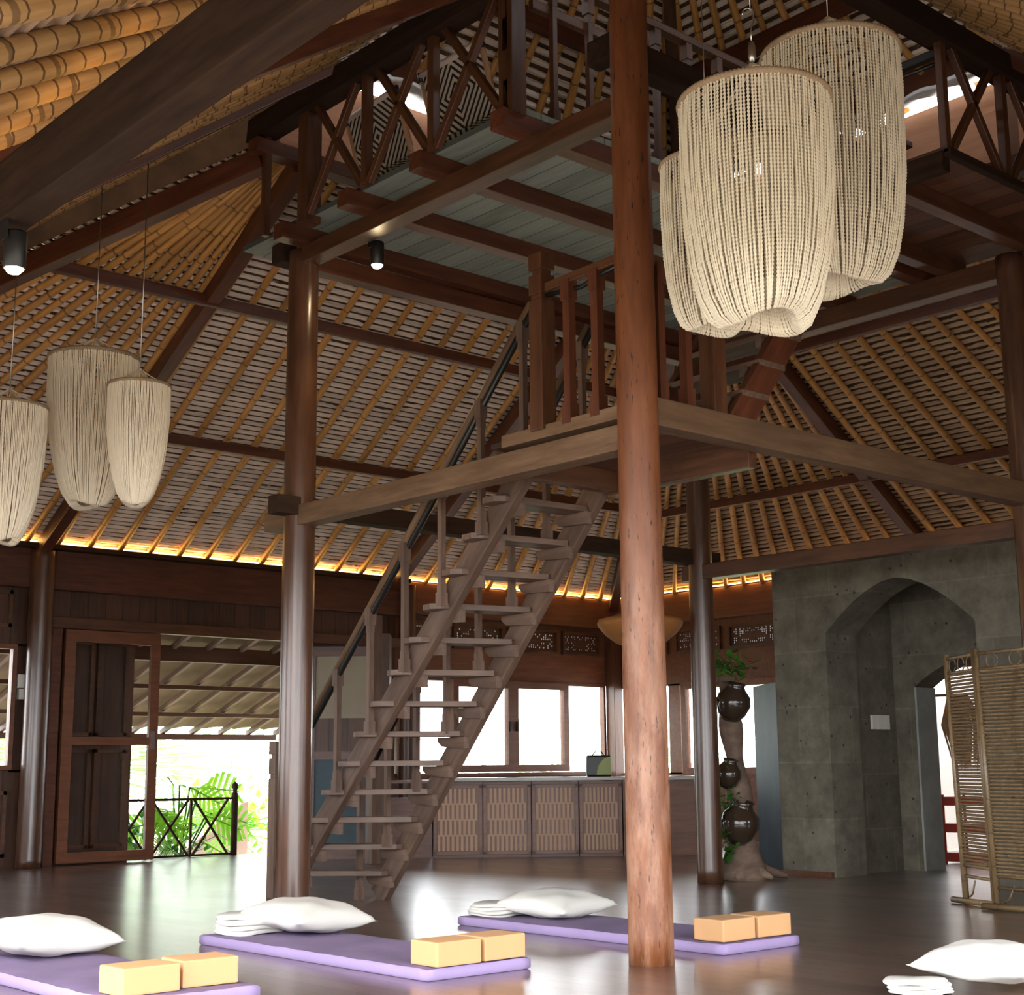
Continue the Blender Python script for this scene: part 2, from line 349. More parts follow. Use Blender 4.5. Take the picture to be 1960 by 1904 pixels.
def frame(P, Q, upv=V((0, 0, 1))):
    X = (Q - P); L = X.length; X = X / L
    if abs(X.dot(upv)) > 0.98: upv = V((0, 1, 0))
    Z = (upv - X * X.dot(upv)).normalized(); Y = Z.cross(X)
    return Matrix(((X.x, Y.x, Z.x, P.x), (X.y, Y.y, Z.y, P.y), (X.z, Y.z, Z.z, P.z), (0, 0, 0, 1))), L
def tag(o, label, cat=None, group=None, kind=None):
    o['label'] = label
    if cat: o['category'] = cat
    if group: o['group'] = group
    if kind: o['kind'] = kind
    return o
def empty(name, loc, label, cat, group=None, M_=None):
    o = bpy.data.objects.new(name, None); COL.objects.link(o); o.empty_display_size = 0.1
    T = M_.copy() if M_ else Matrix.Translation(V(loc)); o.matrix_local = T; W[o.name] = T
    return tag(o, label, cat, group)
def struct(o, label=None, cat=None):
    o['kind'] = 'structure'
    if label: o['label'] = label
    if cat: o['category'] = cat
    return o
def beam(name, P, Q, w, h, mat, parent=None, bev=0.006, upv=V((0, 0, 1)), label=None):
    P = V(P); Q = V(Q); T, L = frame(P, Q, upv)
    m = MB(); m.box((0, -w / 2, -h / 2), (L, w / 2, h / 2))
    return m.build(name, mat, parent, T, bev, label)
def pole(name, P, Q, r0, r1, mat, parent=None, seg=12, rings=1, label=None, wob=0):
    P = V(P); Q = V(Q); T, L = frame(P, Q); m = MB()
    pts = [V((L * i / rings, wob * math.sin(i * 2.1 + r0 * 99) if 0 < i < rings else 0, wob * math.cos(i * 1.7) if 0 < i < rings else 0)) for i in range(rings + 1)]
    m.tube(pts, [r0 + (r1 - r0) * i / rings for i in range(rings + 1)], seg)
    return m.build(name, mat, parent, T, 0, label)
def boxo(name, a, b, mat, parent=None, bev=0, label=None):
    c = (V(a) + V(b)) / 2; m = MB(); m.box(V(a) - c, V(b) - c)
    return m.build(name, mat, parent, Matrix.Translation(c), bev, label)
def copy_tree(root, T, label, group=None):
    r = root.copy(); COL.objects.link(r); r.matrix_local = T; W[r.name] = T.copy(); r['label'] = label
    if group: r['group'] = group
    def rec(src, dst):
        for ch in src.children:
            c = ch.copy(); COL.objects.link(c); c.parent = dst; rec(ch, c)
    rec(root, r); return r

# ================================================================ STRUCTURE
XE, XW, YN, YS = 9.0, -3.6, 9.1, -3.6           # wall lines
ZE = 3.15                                        # eaves height
RX0, RX1, RY0, RY1, ZR = -0.2, 4.05, -0.5, 3.25, 5.12   # ring where the lower roof ends

o = MB().box((-5.6, -6.2, -0.12), (9.2, 9.36, 0.0)).build('floor', 'floor'); struct(o, 'glossy dark brown plank floor', 'floor')
o = MB().box((-60, -60, -1.7), (80, 80, -1.6)).build('garden_ground', 'grass'); tag(o, 'pale ground far beyond the porch railing', 'ground', kind='structure')

# ---------------------------------------------------------------- roofs
def roof_slope(A0, A1, E0, E1, mat, rafters, purlins, bmat='bamboo', pr=(), rr=0.032, cap_t=0.0, label='', nx=34, amp=0.022, ext=0.0):
    """A0,A1 top edge, E0,E1 eave edge; interior face carries reed battens, bamboo rafters and timber purlins"""
    A0, A1, E0, E1 = map(V, (A0, A1, E0, E1))
    if ext:                                         # deeper eaves overhang, same plane and same rafter lines
        X = (E1 - E0).normalized(); e0 = E0.copy(); a0 = (A0 - e0).dot(X)
        old = ((A0 - E0) - X * a0).length; E0 = A0 + (E0 - A0) * (1 + ext); E1 = A1 + (E1 - A1) * (1 + ext)
        g = (e0 - E0).dot(X); rafters = [(t + g, b + (b - t) * ext + g) for t, b in rafters]; pr = [(t + g, b + (b - t) * ext + g, w, h) for t, b, w, h in pr]
        purlins = [(v + old * ext, w, h, o_) for v, w, h, o_ in purlins]
    X = (E1 - E0).normalized(); up_ = (A0 - E0) - X * (A0 - E0).dot(X); Ls = up_.length; Y = up_.normalized(); Z = X.cross(Y)
    if Z.z > 0: pass
    T = Matrix(((X.x, Y.x, Z.x, E0.x), (X.y, Y.y, Z.y, E0.y), (X.z, Y.z, Z.z, E0.z), (0, 0, 0, 1)))
    xa0 = (A0 - E0).dot(X); xa1 = (A1 - E0).dot(X); Lx = (E1 - E0).length
    s = -1 if Z.z > 0 else 1                       # interior side
    pitch = 0.083; n = int(Ls / pitch) + 1; m = MB(); rows = []
    rnd = random.Random(int(Lx * 100))
    prof = [(0.0, 0.0), (0.10, 0.7), (0.28, 1.0), (0.46, 0.7), (0.56, 0.0)]
    for j in range(n):
        for f, hgt in prof:
            v = min((j + f) * pitch, Ls); t = v / Ls; xl = xa0 * t; xr = Lx + (xa1 - Lx) * t
            rows.append((v, hgt, xl, xr, j))
    wob = [[rnd.uniform(-1, 1) for _ in range(nx + 1)] for _ in range(n)]
    vs = []; fs = []
    for v, hgt, xl, xr, j in rows:
        for i in range(nx + 1):
            q = wob[j][i]
            vs.append(V((xl + (xr - xl) * i / nx, v + q * 0.008, s * (hgt * amp * (1 + 0.35 * q)))))
    for r in range(len(rows) - 1):
        for i in range(nx):
            a = r * (nx + 1) + i; fs.append((a, a + 1, a + nx + 2, a + nx + 1))
    m.add(vs, fs, False)
    # outer thatch skin gives the roof its thickness
    m.add([V((0, 0, -s * 0.22)), V((Lx, 0, -s * 0.22)), V((xa1, Ls, -s * 0.22)), V((xa0, Ls, -s * 0.22))], [(0, 1, 2, 3)])
    m.add([V((0, 0, -s * 0.22)), V((Lx, 0, -s * 0.22)), V((Lx, 0, 0)), V((0, 0, 0))], [(0, 1, 2, 3)])
    root = m.build('ceiling', mat, None, T); struct(root, label, 'roof')
    dn = T.to_3x3() @ V((0, 0, s))
    def P(tx, v):       # tx = x position, v = distance up slope
        return T @ V((tx, v, 0))
    for (xt, xb) in rafters:
        a = P(xt, Ls) + dn * (amp + rr * 0.8); b = P(xb, -0.12) + dn * (amp + rr * 0.8)
        pole('rafter', b, a, rr * random.uniform(0.95, 1.2), rr * random.uniform(0.75, 0.95), bmat, root, 10, 5, wob=0.006)
    for (xt, xb, w, h) in pr:
        a = P(xt, Ls) + dn * (amp + h / 2 + 0.02); b = P(xb, -0.1) + dn * (amp + h / 2 + 0.02)
        beam('principal_rafter', b, a, w, h, 'teak_red', root, upv=dn)
    for (v, w, h, off) in purlins:
        t = v / Ls; xl = xa0 * t; xr = Lx + (xa1 - Lx) * t
        beam('purlin', P(xl, v) + dn * off, P(xr, v) + dn * off, w, h, 'teak_red', root)
    return root, T, Ls, P, dn

# north side (rear left): E0 = west eave corner ... E1 = east corner
LsN = math.hypot(YN - RY1, ZR - ZE)
def fan(xt0, xt1, xb0, xb1, n, skip_ends=True):
    return [(xt0 + (xt1 - xt0) * (i + 0.5) / n, xb0 + (xb1 - xb0) * (i + 0.5) / n) for i in range(n)]
o0 = -XW   # x offset so that local x = world x - XW
rafN = fan(RX0 + o0, 0.07 + o0, XW + o0, 0.87 + o0, 14) + fan(0.07 + o0, 3.30 + o0, 0.87 + o0, 5.28 + o0, 13) + fan(3.30 + o0, RX1 + o0, 5.28 + o0, XE + o0, 11)
roof_slope((RX0, RY1, ZR), (RX1, RY1, ZR), (XW, YN, ZE), (XE, YN, ZE), 'thatch', rafN,
           [(LsN * (YN - 4.80) / (YN - RY1), 0.06, 0.09, 0.15), (LsN * (YN - 6.72) / (YN - RY1), 0.06, 0.09, 0.15)],
           pr=[(0.07 + o0, 0.87 + o0, 0.11, 0.15), (3.30 + o0, 5.28 + o0, 0.11, 0.15)], label='rear left thatched roof slope above the glass door')
# east side (rear right): local x runs from north corner to south corner
def yn(y): return YN - y
LsE = math.hypot(XE - RX1, ZR - ZE)
rafE = fan(yn(RY1), yn(2.95), yn(YN), yn(4.0), 17) + fan(yn(2.95), yn(0.2), yn(4.0), yn(-0.6), 13) + fan(yn(0.2), yn(RY0), yn(-0.6), yn(YS), 8)
roof_slope((RX1, RY1, ZR), (RX1, RY0, ZR), (XE, YN, ZE), (XE, YS, ZE), 'thatch_brown', rafE,
           [(LsE * (XE - 7.15) / (XE - RX1), 0.06, 0.09, 0.15), (LsE * (XE - 5.12) / (XE - RX1), 0.06, 0.09, 0.15)],
           pr=[(yn(2.95), yn(4.0), 0.11, 0.15)], label='rear right thatched roof slope above the stone wall')
# west side (near left)
WX, WY0, WY1, WZ = -0.27, -0.58, 3.32, 5.40
LsW = math.hypot(WX - XW, WZ - ZE)
ys = lambda y: y - YS
rafW = fan(ys(WY0), ys(0.9), ys(YS), ys(1.2), 12) + fan(ys(0.9), ys(WY1), ys(1.2), ys(YN), 21)
roof_slope((WX, WY0, WZ), (WX, WY1, WZ), (XW, YS, ZE), (XW, YN, ZE), 'thatch_near', rafW,
           [(LsW * 0.42, 0.05, 0.07, 0.16)], bmat='bamboo_lash', rr=0.042, pr=[(ys(0.9), ys(1.2), 0.09, 0.14), (ys(2.3), ys(5.4), 0.07, 0.10)],
           label='near left thatched roof slope with lashed bamboo poles', ext=0.22)
# south side (near right)
LsS = math.hypot(WY0 - YS, WZ - ZE)
xe = lambda x: XE - x
rafS = fan(xe(RX1), xe(WX), xe(XE), xe(XW), 34)
roof_slope((RX1, WY0, WZ), (WX, WY0, WZ), (XE, YS, ZE), (XW, YS, ZE), 'thatch_near', rafS,
           [(LsS * 0.45, 0.05, 0.07, 0.16)], bmat='bamboo_lash', rr=0.038, pr=[(xe(2.9), xe(3.6), 0.09, 0.14)], label='near right thatched roof slope above the big bead lamps', ext=0.22)
# hips
CE = [o for o in COL.objects if o.name.startswith('ceiling')]
m = MB(); m.add([V((WX, WY1, WZ)), V((RX0, RY1, ZR)), V((XW, YN, ZE)), V((XW + .02, YN, ZE + .02))], [(0, 1, 2, 3)]); m.add([V((WX, WY1, WZ)), V((RX0, RY1, ZR)), V((RX0, RY1 + .1, ZR + .4))], [(0, 1, 2)])
m.add([V((RX1, WY0, WZ)), V((RX1, RY0, ZR)), V((XE, YS, ZE)), V((XE, YS, ZE + .02))], [(0, 1, 2, 3)]); m.build('hip_lining', 'reed_lining', CE[0])
CE = [o for o in COL.objects if o.name.startswith('ceiling')]
def hip(name, A, E, label, w=0.11, h=0.15, mat='teak_red', par=0):
    A = V(A); E = V(E); beam(name, E + V((0, 0, -0.14)), A + V((0, 0, -0.14)), w, h, mat, CE[par])
hip('hip_rafter', (RX0, RY1, ZR), (XW, YN, ZE), 'long dark hip rafter between the lashed bamboo slope and the rear left slope')
hip('hip_rafter', (RX1, RY1, ZR), (XE, YN, ZE), 'reddish hip rafter ending over the corner between the window walls', 0.12)
hip('hip_rafter', (RX1, RY0, ZR), (XE, YS, ZE), 'dark hip rafter of the right roof corner')
hip('hip_rafter', (WX, WY0, WZ), (XW, YS, ZE), 'dark hip rafter of the near roof corner')
# upper roof
UX0, UX1, UY0, UY1, ZU = -0.35, 4.2, -0.65, 3.4, 6.02
AP = V((1.9, 1.45, 8.3))
def upper(E0, E1, n, label):
    E0 = V(E0); E1 = V(E1); L = (E1 - E0).length; X = (E1 - E0) / L; a = (AP - E0).dot(X)
    d = 0.04
    Ls = ((AP - E0) - X * a).length
    raf = [(a + (i - (n - 1) / 2) * 0.012, L * (i + 0.5) / n) for i in range(n)]
    return roof_slope(AP - X * d, AP + X * d, E0, E1, 'thatch', raf, [(Ls * 0.27, 0.09, 0.14, 0.16)], label=label, rr=0.03, nx=20)
upper((UX0, UY1, ZU), (UX1, UY1, ZU), 14, 'rear left slope of the small upper roof')
upper((UX1, UY1, ZU), (UX1, UY0, ZU), 13, 'rear right slope of the small upper roof')
upper((UX1, UY0, ZU), (UX0, UY0, ZU), 14, 'near right slope of the small upper roof')
upper((UX0, UY0, ZU), (UX0, UY1, ZU), 13, 'near left slope of the small upper roof')
CE = [o for o in COL.objects if o.name.startswith('ceiling')]
for (x, y, l) in ((UX0, UY1, 'left'), (UX1, UY1, 'rear'), (UX1, UY0, 'right'), (UX0, UY0, 'near')):
    hip('hip_rafter', AP, (x, y, ZU), 'hip rafter of the upper roof at its %s corner' % l, 0.10, 0.12, 'teak', 4)
# clerestory boards, light slot, header
def clere(name, P, Q, z0, z1, label, t=0.04, mat='board_pink'):
    P = V(P); Q = V(Q); P.z = Q.z = (z0 + z1) / 2; o = beam(name, P, Q, t, z1 - z0, mat, bev=0); struct(o, label, 'wall'); return o
Y1 = RY1 + 0.06; X1 = RX1 + 0.04
for (nm, P, Q) in (('wall_upper_left', (RX0, Y1, 0), (X1, Y1, 0)), ('wall_upper_right', (X1, Y1, 0), (X1, RY0, 0)), ('wall_upper_near_left', (RX0 - 0.05, RY0, 0), (RX0 - 0.05, Y1, 0)), ('wall_upper_near_right', (RX0, RY0 - 0.05, 0), (X1, RY0 - 0.05, 0))):
    clere(nm, P, Q, 5.42 if 'near' in nm else 5.12, 5.765, 'pale reddish clerestory board below the light slot')
    clere(nm, P, Q, 5.875, 6.14, 'reddish header board above the light slot', 0.05, 'teak_red')
# corrugated tile edge seen through the slot
def tiles(P, Q, n, label):
    P = V(P); Q = V(Q); T, L = frame(P, Q); m = MB(); vs = []; fs = []; k = n * 8
    for i in range(k + 1):
        x = L * i / k; z = 0.022 * abs(math.sin(math.pi * i / 8)) + 0.0
        for (yy, zz) in ((0, z), (0.6, z - 0.25), (0.6, z + 0.03 - 0.25), (0, z + 0.03)): vs.append(V((x, -yy, zz)))
    for i in range(k):
        for j in range(4): a = i * 4; fs.append((a + j, a + (j + 1) % 4, a + 4 + (j + 1) % 4, a + 4 + j))
    m.add(vs, fs, True); o = m.build('tile_edge', 'whitewall', None, T); struct(o, label, 'roof')
tiles((X1 + 0.05, Y1 + .4, 5.86), (X1 + 0.05, RY0 - .4, 5.86), 18, 'pale wavy tile edge in the right light slot')
tiles((RX0 - .4, Y1 + 0.05, 5.86), (X1 + .4, Y1 + 0.05, 5.86), 18, 'pale wavy tile edge in the left light slot')

# ---------------------------------------------------------------- walls
def wall_part(name, a, b, mat, label, parent=None, bev=0):
    o = boxo(name, a, b, mat, parent, bev)
    if parent is None: struct(o, label, 'wall')
    return o
yw = YN
root = struct(boxo('wall_back', (XW, yw + 0.02, 2.72), (XE + .1, yw + 0.12, 3.18), 'fascia'), 'reddish fascia board of the rear left wall under the lit eave', 'wall')
boxo('panel', (0.95, yw + 0.04, 2.40), (5.35, yw + 0.10, 2.74), 'panel', root)
boxo('panel', (XW, yw + 0.04, 0), (-0.05, yw + 0.10, 2.74), 'panel', root)
boxo('panel', (-0.05, yw + 0.04, 2.12), (0.95, yw + 0.10, 2.74), 'panel', root)
boxo('panel', (-0.05, yw + 0.04, 0), (0.95, yw + 0.10, 0.92), 'panel', root)
boxo('panel', (0.70, yw + 0.04, 0.9), (0.95, yw + 0.10, 2.14), 'panel', root)
boxo('panel', (0.95, yw + 0.06, 0), (1.99, yw + 0.12, 2.42), 'panel', root, label='closed timber leaf behind the glass door')
boxo('panel', (4.05, yw + 0.04, 0), (5.35, yw + 0.10, 2.42), 'panel', root)
boxo('panel', (5.35, yw + 0.04, 0), (XE + .1, yw + 0.10, 0.84), 'panel', root)
boxo('panel', (5.35, yw + 0.04, 1.97), (XE + .1, yw + 0.10, 2.36), 'cab', root)
boxo('panel', (5.35, yw + 0.04, 2.66), (XE + .1, yw + 0.10, 2.74), 'cab', root)
# framed relief panels left of the column
for (x0, x1, z0, z1) in ((0.28, 0.64, 2.30, 2.66), (0.1, 0.68, 0.1, 0.72), (-0.6, -0.1, 2.3, 2.66), (1.2, 1.52, 1.25, 2.2), (1.56, 1.9, 1.25, 2.2), (1.2, 1.52, 0.15, 1.12), (1.56, 1.9, 0.15, 1.12)):
    m = MB(); c = 0.035
    for a, b in (((x0, z0), (x1, z0 + c)), ((x0, z1 - c), (x1, z1)), ((x0, z0), (x0 + c, z1)), ((x1 - c, z0), (x1, z1))):
        m.box((a[0], yw + 0.0, a[1]), (b[0], yw + 0.055, b[1]))
    m.build('panel_frame', 'teak', root)
tag(beam('eave_beam', (XW, yw - 0.06, 2.90), (5.40, yw - 0.06, 2.90), 0.10, 0.42, 'teak_red'), 'deep reddish wall beam under the glowing eave left of the stairs', 'beam')
tag(beam('eave_cornice', (XW, yw - 0.13, 3.10), (5.40, yw - 0.13, 3.10), 0.16, 0.05, 'beam_dark'), 'thin dark cornice board just under the glowing eave', 'cornice')
tag(beam('eave_beam', (5.40, yw - 0.04, 2.92), (XE, yw - 0.04, 2.92), 0.08, 0.38, 'cab'), 'brown wall beam over the carved vents behind the stairs', 'beam')
tag(beam('eave_beam', (XE - 0.02, YN, 2.92), (XE - 0.02, YS, 2.92), 0.08, 0.38, 'cab'), 'brown wall beam right of the lit corner behind the two inner posts', 'beam')
tag(beam('door_lintel', (0.97, yw - 0.10, 2.36), (5.35, yw - 0.10, 2.36), 0.10, 0.11, 'teak'), 'protruding timber lintel over the sliding glass door', 'lintel')
# slits of daylight are real gaps: shutter boards above the opening
o = boxo('door_jamb', (1.0, yw - 0.06, 0), (1.14, yw + 0.05, 2.32), 'teak_red', None, 0.005); tag(o, 'reddish door jamb beside the round wall column', 'jamb')
o = boxo('door_jamb', (3.95, yw - 0.06, 0), (4.07, yw + 0.05, 2.32), 'teak_red', None, 0.005); tag(o, 'door jamb hidden partly behind the left inner post', 'jamb')
# sliding glass door
dr = struct(empty('door_1', (1.2, yw - 0.1, 0), 'sliding glass door with timber frame pushed to the left', 'door'))
m = MB(); f = .09
for a, b in (((1.27, 0.02), (2.10, 0.12)), ((1.27, 2.18), (2.10, 2.30)), ((1.16, 0.02), (1.27, 2.30)), ((2.10, 0.02), (2.20, 2.30)), ((1.27, 1.16), (2.10, 1.24))):
    m.box((a[0], yw - 0.10, a[1]), (b[0], yw - 0.055, b[1]))
m.build('door_frame', 'cab', dr)
boxo('pane', (1.27, yw - 0.082, 0.12), (2.10, yw - 0.076, 2.18), 'glass', dr)
boxo('handle', (2.13, yw - 0.14, 1.12), (2.15, yw - 0.10, 1.30), 'steel', dr)
# windows
def window(name, x0, x1, z0, z1, axis, at, label, glass=True, fr=0.06, stiles=()):
    def B(a0, a1, z0, z1, t0, t1, nm, mt, par):
        if axis == 'x': return boxo(nm, (a0, at + t0, z0), (a1, at + t1, z1), mt, par)
        return boxo(nm, (at + t0, a0, z0), (at + t1, a1, z1), mt, par)
    e = empty(name, ((x0 + x1) / 2, at, z0) if axis == 'x' else (at, (x0 + x1) / 2, z0), label, 'window'); struct(e)
    B(x0, x1, z0, z0 + fr, -0.03, 0.05, 'frame_bottom', 'cab', e); B(x0, x1, z1 - fr, z1, -0.03, 0.05, 'frame_top', 'cab', e)
    B(x0, x0 + fr, z0 + fr, z1 - fr, -0.03, 0.05, 'frame_side', 'cab', e); B(x1 - fr, x1, z0 + fr, z1 - fr, -0.03, 0.05, 'frame_side', 'cab', e)
    if glass: B(x0 + fr, x1 - fr, z0 + fr, z1 - fr, 0.0, 0.006, 'pane', 'glass', e)
    return e
window('window_1', -0.02, 0.70, 0.92, 2.13, 'x', yw, 'tall window at the far left edge', True, 0.045)
e = window('window_2', 6.15, 7.12, 0.85, 1.97, 'x', yw - 0.05, 'left one of the pair of framed window sashes behind the counter', True, 0.085)
boxo('latch', (7.05, yw - 0.11, 1.35), (7.07, yw - 0.08, 1.47), 'black', e)
e = window('window_3', 7.12, 8.08, 0.85, 1.97, 'x', yw - 0.05, 'right one of the pair of framed window sashes behind the counter', True, 0.085)
boxo('latch', (7.16, yw - 0.11, 1.35), (7.18, yw - 0.08, 1.47), 'black', e)
window('window_4', 5.38, 8.86, 0.80, 1.99, 'x', yw + 0.05, 'wide window frame above the kitchen counter', False, 0.04)
window('window_5', 6.0, 7.85, 0.80, 1.95, 'y', XE - 0.03, 'window right of the corner, behind the far inner post', True, 0.08)
window('window_6', 5.0, 6.0, 0.80, 1.95, 'y', XE - 0.03, 'window behind the jar tree', True, 0.07)
# east wall
root = struct(boxo('wall_right', (XE + 0.02, YS, 2.72), (XE + 0.12, YN + .1, 3.18), 'fascia'), 'reddish fascia of the rear right wall', 'wall')
boxo('panel', (XE + 0.04, 5.0, 0), (XE + 0.10, YN, 0.82), 'cab', root)
boxo('panel', (XE + 0.04, YS, 0), (XE + 0.10, 2.6, 2.74), 'cab', root)
boxo('panel', (XE + 0.04, 3.0, 1.93), (XE + 0.10, YN, 2.34), 'cab', root)
boxo('panel', (XE + 0.04, 3.0, 2.64), (XE + 0.10, YN, 2.74), 'cab', root)
boxo('panel', (XE + 0.04, 7.95, 0.8), (XE + 0.10, 8.15, 1.95), 'cab', root)
tag(beam('corner_post', (XE - 0.05, YN - 0.05, 0), (XE - 0.05, YN - 0.05, 2.8), 0.16, 0.16, 'teak'), 'square corner post between the two window walls', 'post')
# muntins between the vents
for x0, x1 in ((5.35, 5.42), (6.13, 6.22), (7.03, 7.12), (7.98, 8.07), (8.75, 9.1)): boxo('panel', (x0, yw + 0.04, 2.36), (x1, yw + 0.10, 2.66), 'cab', bpy.data.objects['wall_back'])
for y0, y1 in ((2.6, 5.37), (6.18, 6.32), (7.08, 7.22), (7.98, 8.12), (8.78, 9.1)): boxo('panel', (XE + 0.04, y0, 2.34), (XE + 0.10, y1, 2.64), 'cab', bpy.data.objects['wall_right'])
# carved vent panels
def lattice(c0, c1, z0, z1, axis, at, label, seed):
    rnd = random.Random(seed); m = MB(); nx = 22; nz = 9; w = (c1 - c0) / nx; h = (z1 - z0) / nz
    keep = {}
    for i in range(nx // 2):
        for j in range(nz):
            d = math.hypot((i - nx / 2 + .5) / (nx / 2), (j - nz / 2 + .5) / (nz / 2))
            keep[i, j] = not ((rnd.random() < 0.42) and 0.42 < d < 1.25 and j not in (0, nz - 1) and i != 0)
            keep[nx - 1 - i, j] = keep[i, j]
    for (i, j), k in keep.items():
        mg = 0 if k else 1
        a0, a1, b0, b1 = c0 + i * w, c0 + (i + 1) * w, z0 + j * h, z0 + (j + 1) * h
        if k: parts = [(a0, a1, b0, b1)]
        else: parts = [(a0, a0 + w * .3, b0, b1), (a1 - w * .3, a1, b0, b1), (a0, a1, b0, b0 + h * .28)]
        for (p0, p1, q0, q1) in parts:
            if axis == 'x': m.box((p0, at, q0), (p1, at + 0.025, q1))
            else: m.box((at, p0, q0), (at + 0.025, p1, q1))
    c = 0.03
    for (p0, p1, q0, q1) in ((c0 - c, c1 + c, z0 - c, z0), (c0 - c, c1 + c, z1, z1 + c), (c0 - c, c0, z0, z1), (c1, c1 + c, z0, z1)):
        if axis == 'x': m.box((p0, at - 0.03, q0), (p1, at + 0.05, q1))
        else: m.box((at - 0.03, p0, q0), (at + 0.05, p1, q1))
    tag(m.build('carved_vent', 'teak'), label, 'vent panel', 'carved vent panels under the eave')
names = ['leftmost carved vent, partly behind the stair rail', 'second carved vent, seen between the stair stringers', 'third carved vent, seen right of the stair stringer', 'carved vent nearest the corner, left of the tall near post']
for i, (a, b) in enumerate(((5.45, 6.10), (6.25, 7.0), (7.15, 7.95), (8.1, 8.72))):
    lattice(a, b, 2.385, 2.635, 'x', yw + 0.03, names[i], 3 + i)
names = ['carved vent right of the rattan lamp', 'carved vent beside the far inner post', 'carved vent above the jar tree', 'carved vent hidden half by the stone wall']
for i, (a, b) in enumerate(((8.15, 8.75), (7.25, 7.95), (6.35, 7.05), (5.4, 6.15))):
    lattice(a, b, 2.37, 2.61, 'y', XE + 0.03, names[i], 9 + i)

# stone block with niche and arched doorways
def arch_wall(name, at, t, y0, y1, zt, oy0, oy1, zs, za, mat, label, mats=None):
    """wall in the plane x=at (thickness t) with an arched opening oy0..oy1, spring zs, apex za"""
    m = MB(); n = 16; c = (oy0 + oy1) / 2; hw = (oy1 - oy0) / 2
    arc = [(c - hw * math.cos(math.pi * i / n), zs + (za - zs) * (1 - abs(math.cos(math.pi * i / n)) ** 1.7)) for i in range(n + 1)]
    for (a, b) in ((y0, oy0), (oy1, y1)): m.box((at, a, 0), (at + t, b, zt))
    for i in range(n):
        (ya, zA), (yb, zB) = arc[i], arc[i + 1]
        vs = [V((x, y, z)) for x in (at, at + t) for (y, z) in ((ya, zA), (yb, zB), (yb, zt), (ya, zt))]
        m.add(vs, [(0, 1, 2, 3), (7, 6, 5, 4), (0, 4, 5, 1), (2, 6, 7, 3)])
    o = m.build(name, mat); struct(o, label, 'wall'); return o
arch_wall('wall_stone', 4.9, 0.42, 0.72, 3.10, 2.56, 1.16, 2.56, 1.98, 2.38, 'stone', 'grey stone wall with a wide arched niche')
arch_wall('wall_stone_inner', 6.0, 0.30, 0.6, 3.1, 2.56, 1.30, 2.46, 1.56, 1.80, 'stone', 'stone wall at the back of the niche with an arched doorway')
struct(boxo('wall_niche_side', (5.32, 2.66, 0), (6.0, 3.10, 2.56), 'stone'), 'left inner side of the niche', 'wall')
struct(boxo('wall_niche_side', (5.32, 0.62, 0), (6.0, 0.98, 2.56), 'stone'), 'right inner side of the niche', 'wall')
struct(boxo('wall_niche_top', (4.9, 0.62, 2.56), (6.30, 3.10, 2.62), 'stone'), 'stone cap over the niche', 'wall')
struct(boxo('wall_side', (4.95, -3.6, 0), (5.05, 0.72, 2.56), 'panel'), 'dark timber wall right of the stone wall', 'wall')
struct(boxo('trim_1', (6.005, 2.44, 0), (6.30, 2.475, 1.56), 'jamb_daylit'), 'stone jamb of the arched doorway with daylight painted into its colour', 'trim')
struct(boxo('baseboard_stone', (4.86, 2.58, 0), (4.9, 3.1, 0.04), 'teak'), 'low timber strip at the foot of the stone wall', 'baseboard')
o = MB(); 
for k in range(3): o.box((5.62 + k * 0.085, 2.635, 1.20), (5.70 + k * 0.085, 2.66, 1.32))
tag(o.build('light_switch', 'switch'), 'three gang light switch in the stone niche', 'light switch')
o = MB(); o.box((0.74, yw - 0.02, 1.60), (0.90, yw + 0.04, 1.70)); o.box((0.72, yw - 0.02, 1.71), (0.90, yw + 0.04, 1.84))
tag(o.build('light_switch', 'switch'), 'white switch box on the wall beside the left window', 'light switch')
# beyond the stone doorway
struct(boxo('wall_outer', (10.6, -1.0, -1.6), (10.75, 7.0, 2.15), 'whitewall'), 'white garden wall seen through the stone doorway', 'wall')
sh = empty('metal_shelf', (7.1, 2.5, 0), 'red metal shelf standing beyond the arched stone doorway', 'shelf')
for z in (0.02, 0.28, 0.52): boxo('shelf_board', (6.95, 2.0, z), (7.35, 2.88, z + 0.08), 'redpaint', sh)
for y in (2.02, 2.86):
    for x in (6.97, 7.33): pole('leg', (x, y, 0), (x, y, 0.62), 0.014, 0.014, 'redpaint', sh, 8)
m = MB(); rr_ = random.Random(3)
for i in range(150):
    a = rr_.uniform(0, 6.28); r = rr_.uniform(0, 0.10)
    m.tube([(7.0 + r * math.cos(a), 2.66 + r * math.sin(a), 1.52), (7.0 + 2.0 * r * math.cos(a), 2.64 + 2.0 * r * math.sin(a), 1.25), (7.0 + 1.3 * r * math.cos(a), 2.62 + 1.3 * r * math.sin(a), rr_.uniform(0.85, 1.0))], [0.006, 0.008, 0.003], 4)
tag(m.build('raffia_hanging', 'raffia'), 'blond raffia tassel hanging beyond the arched stone doorway', 'hanging decoration')
tag(pole('hanging_rod', (7.0, 3.1, 1.53), (7.0, 0.9, 1.53), 0.012, 0.012, 'teak'), 'thin rod the raffia hangs from', 'rod')

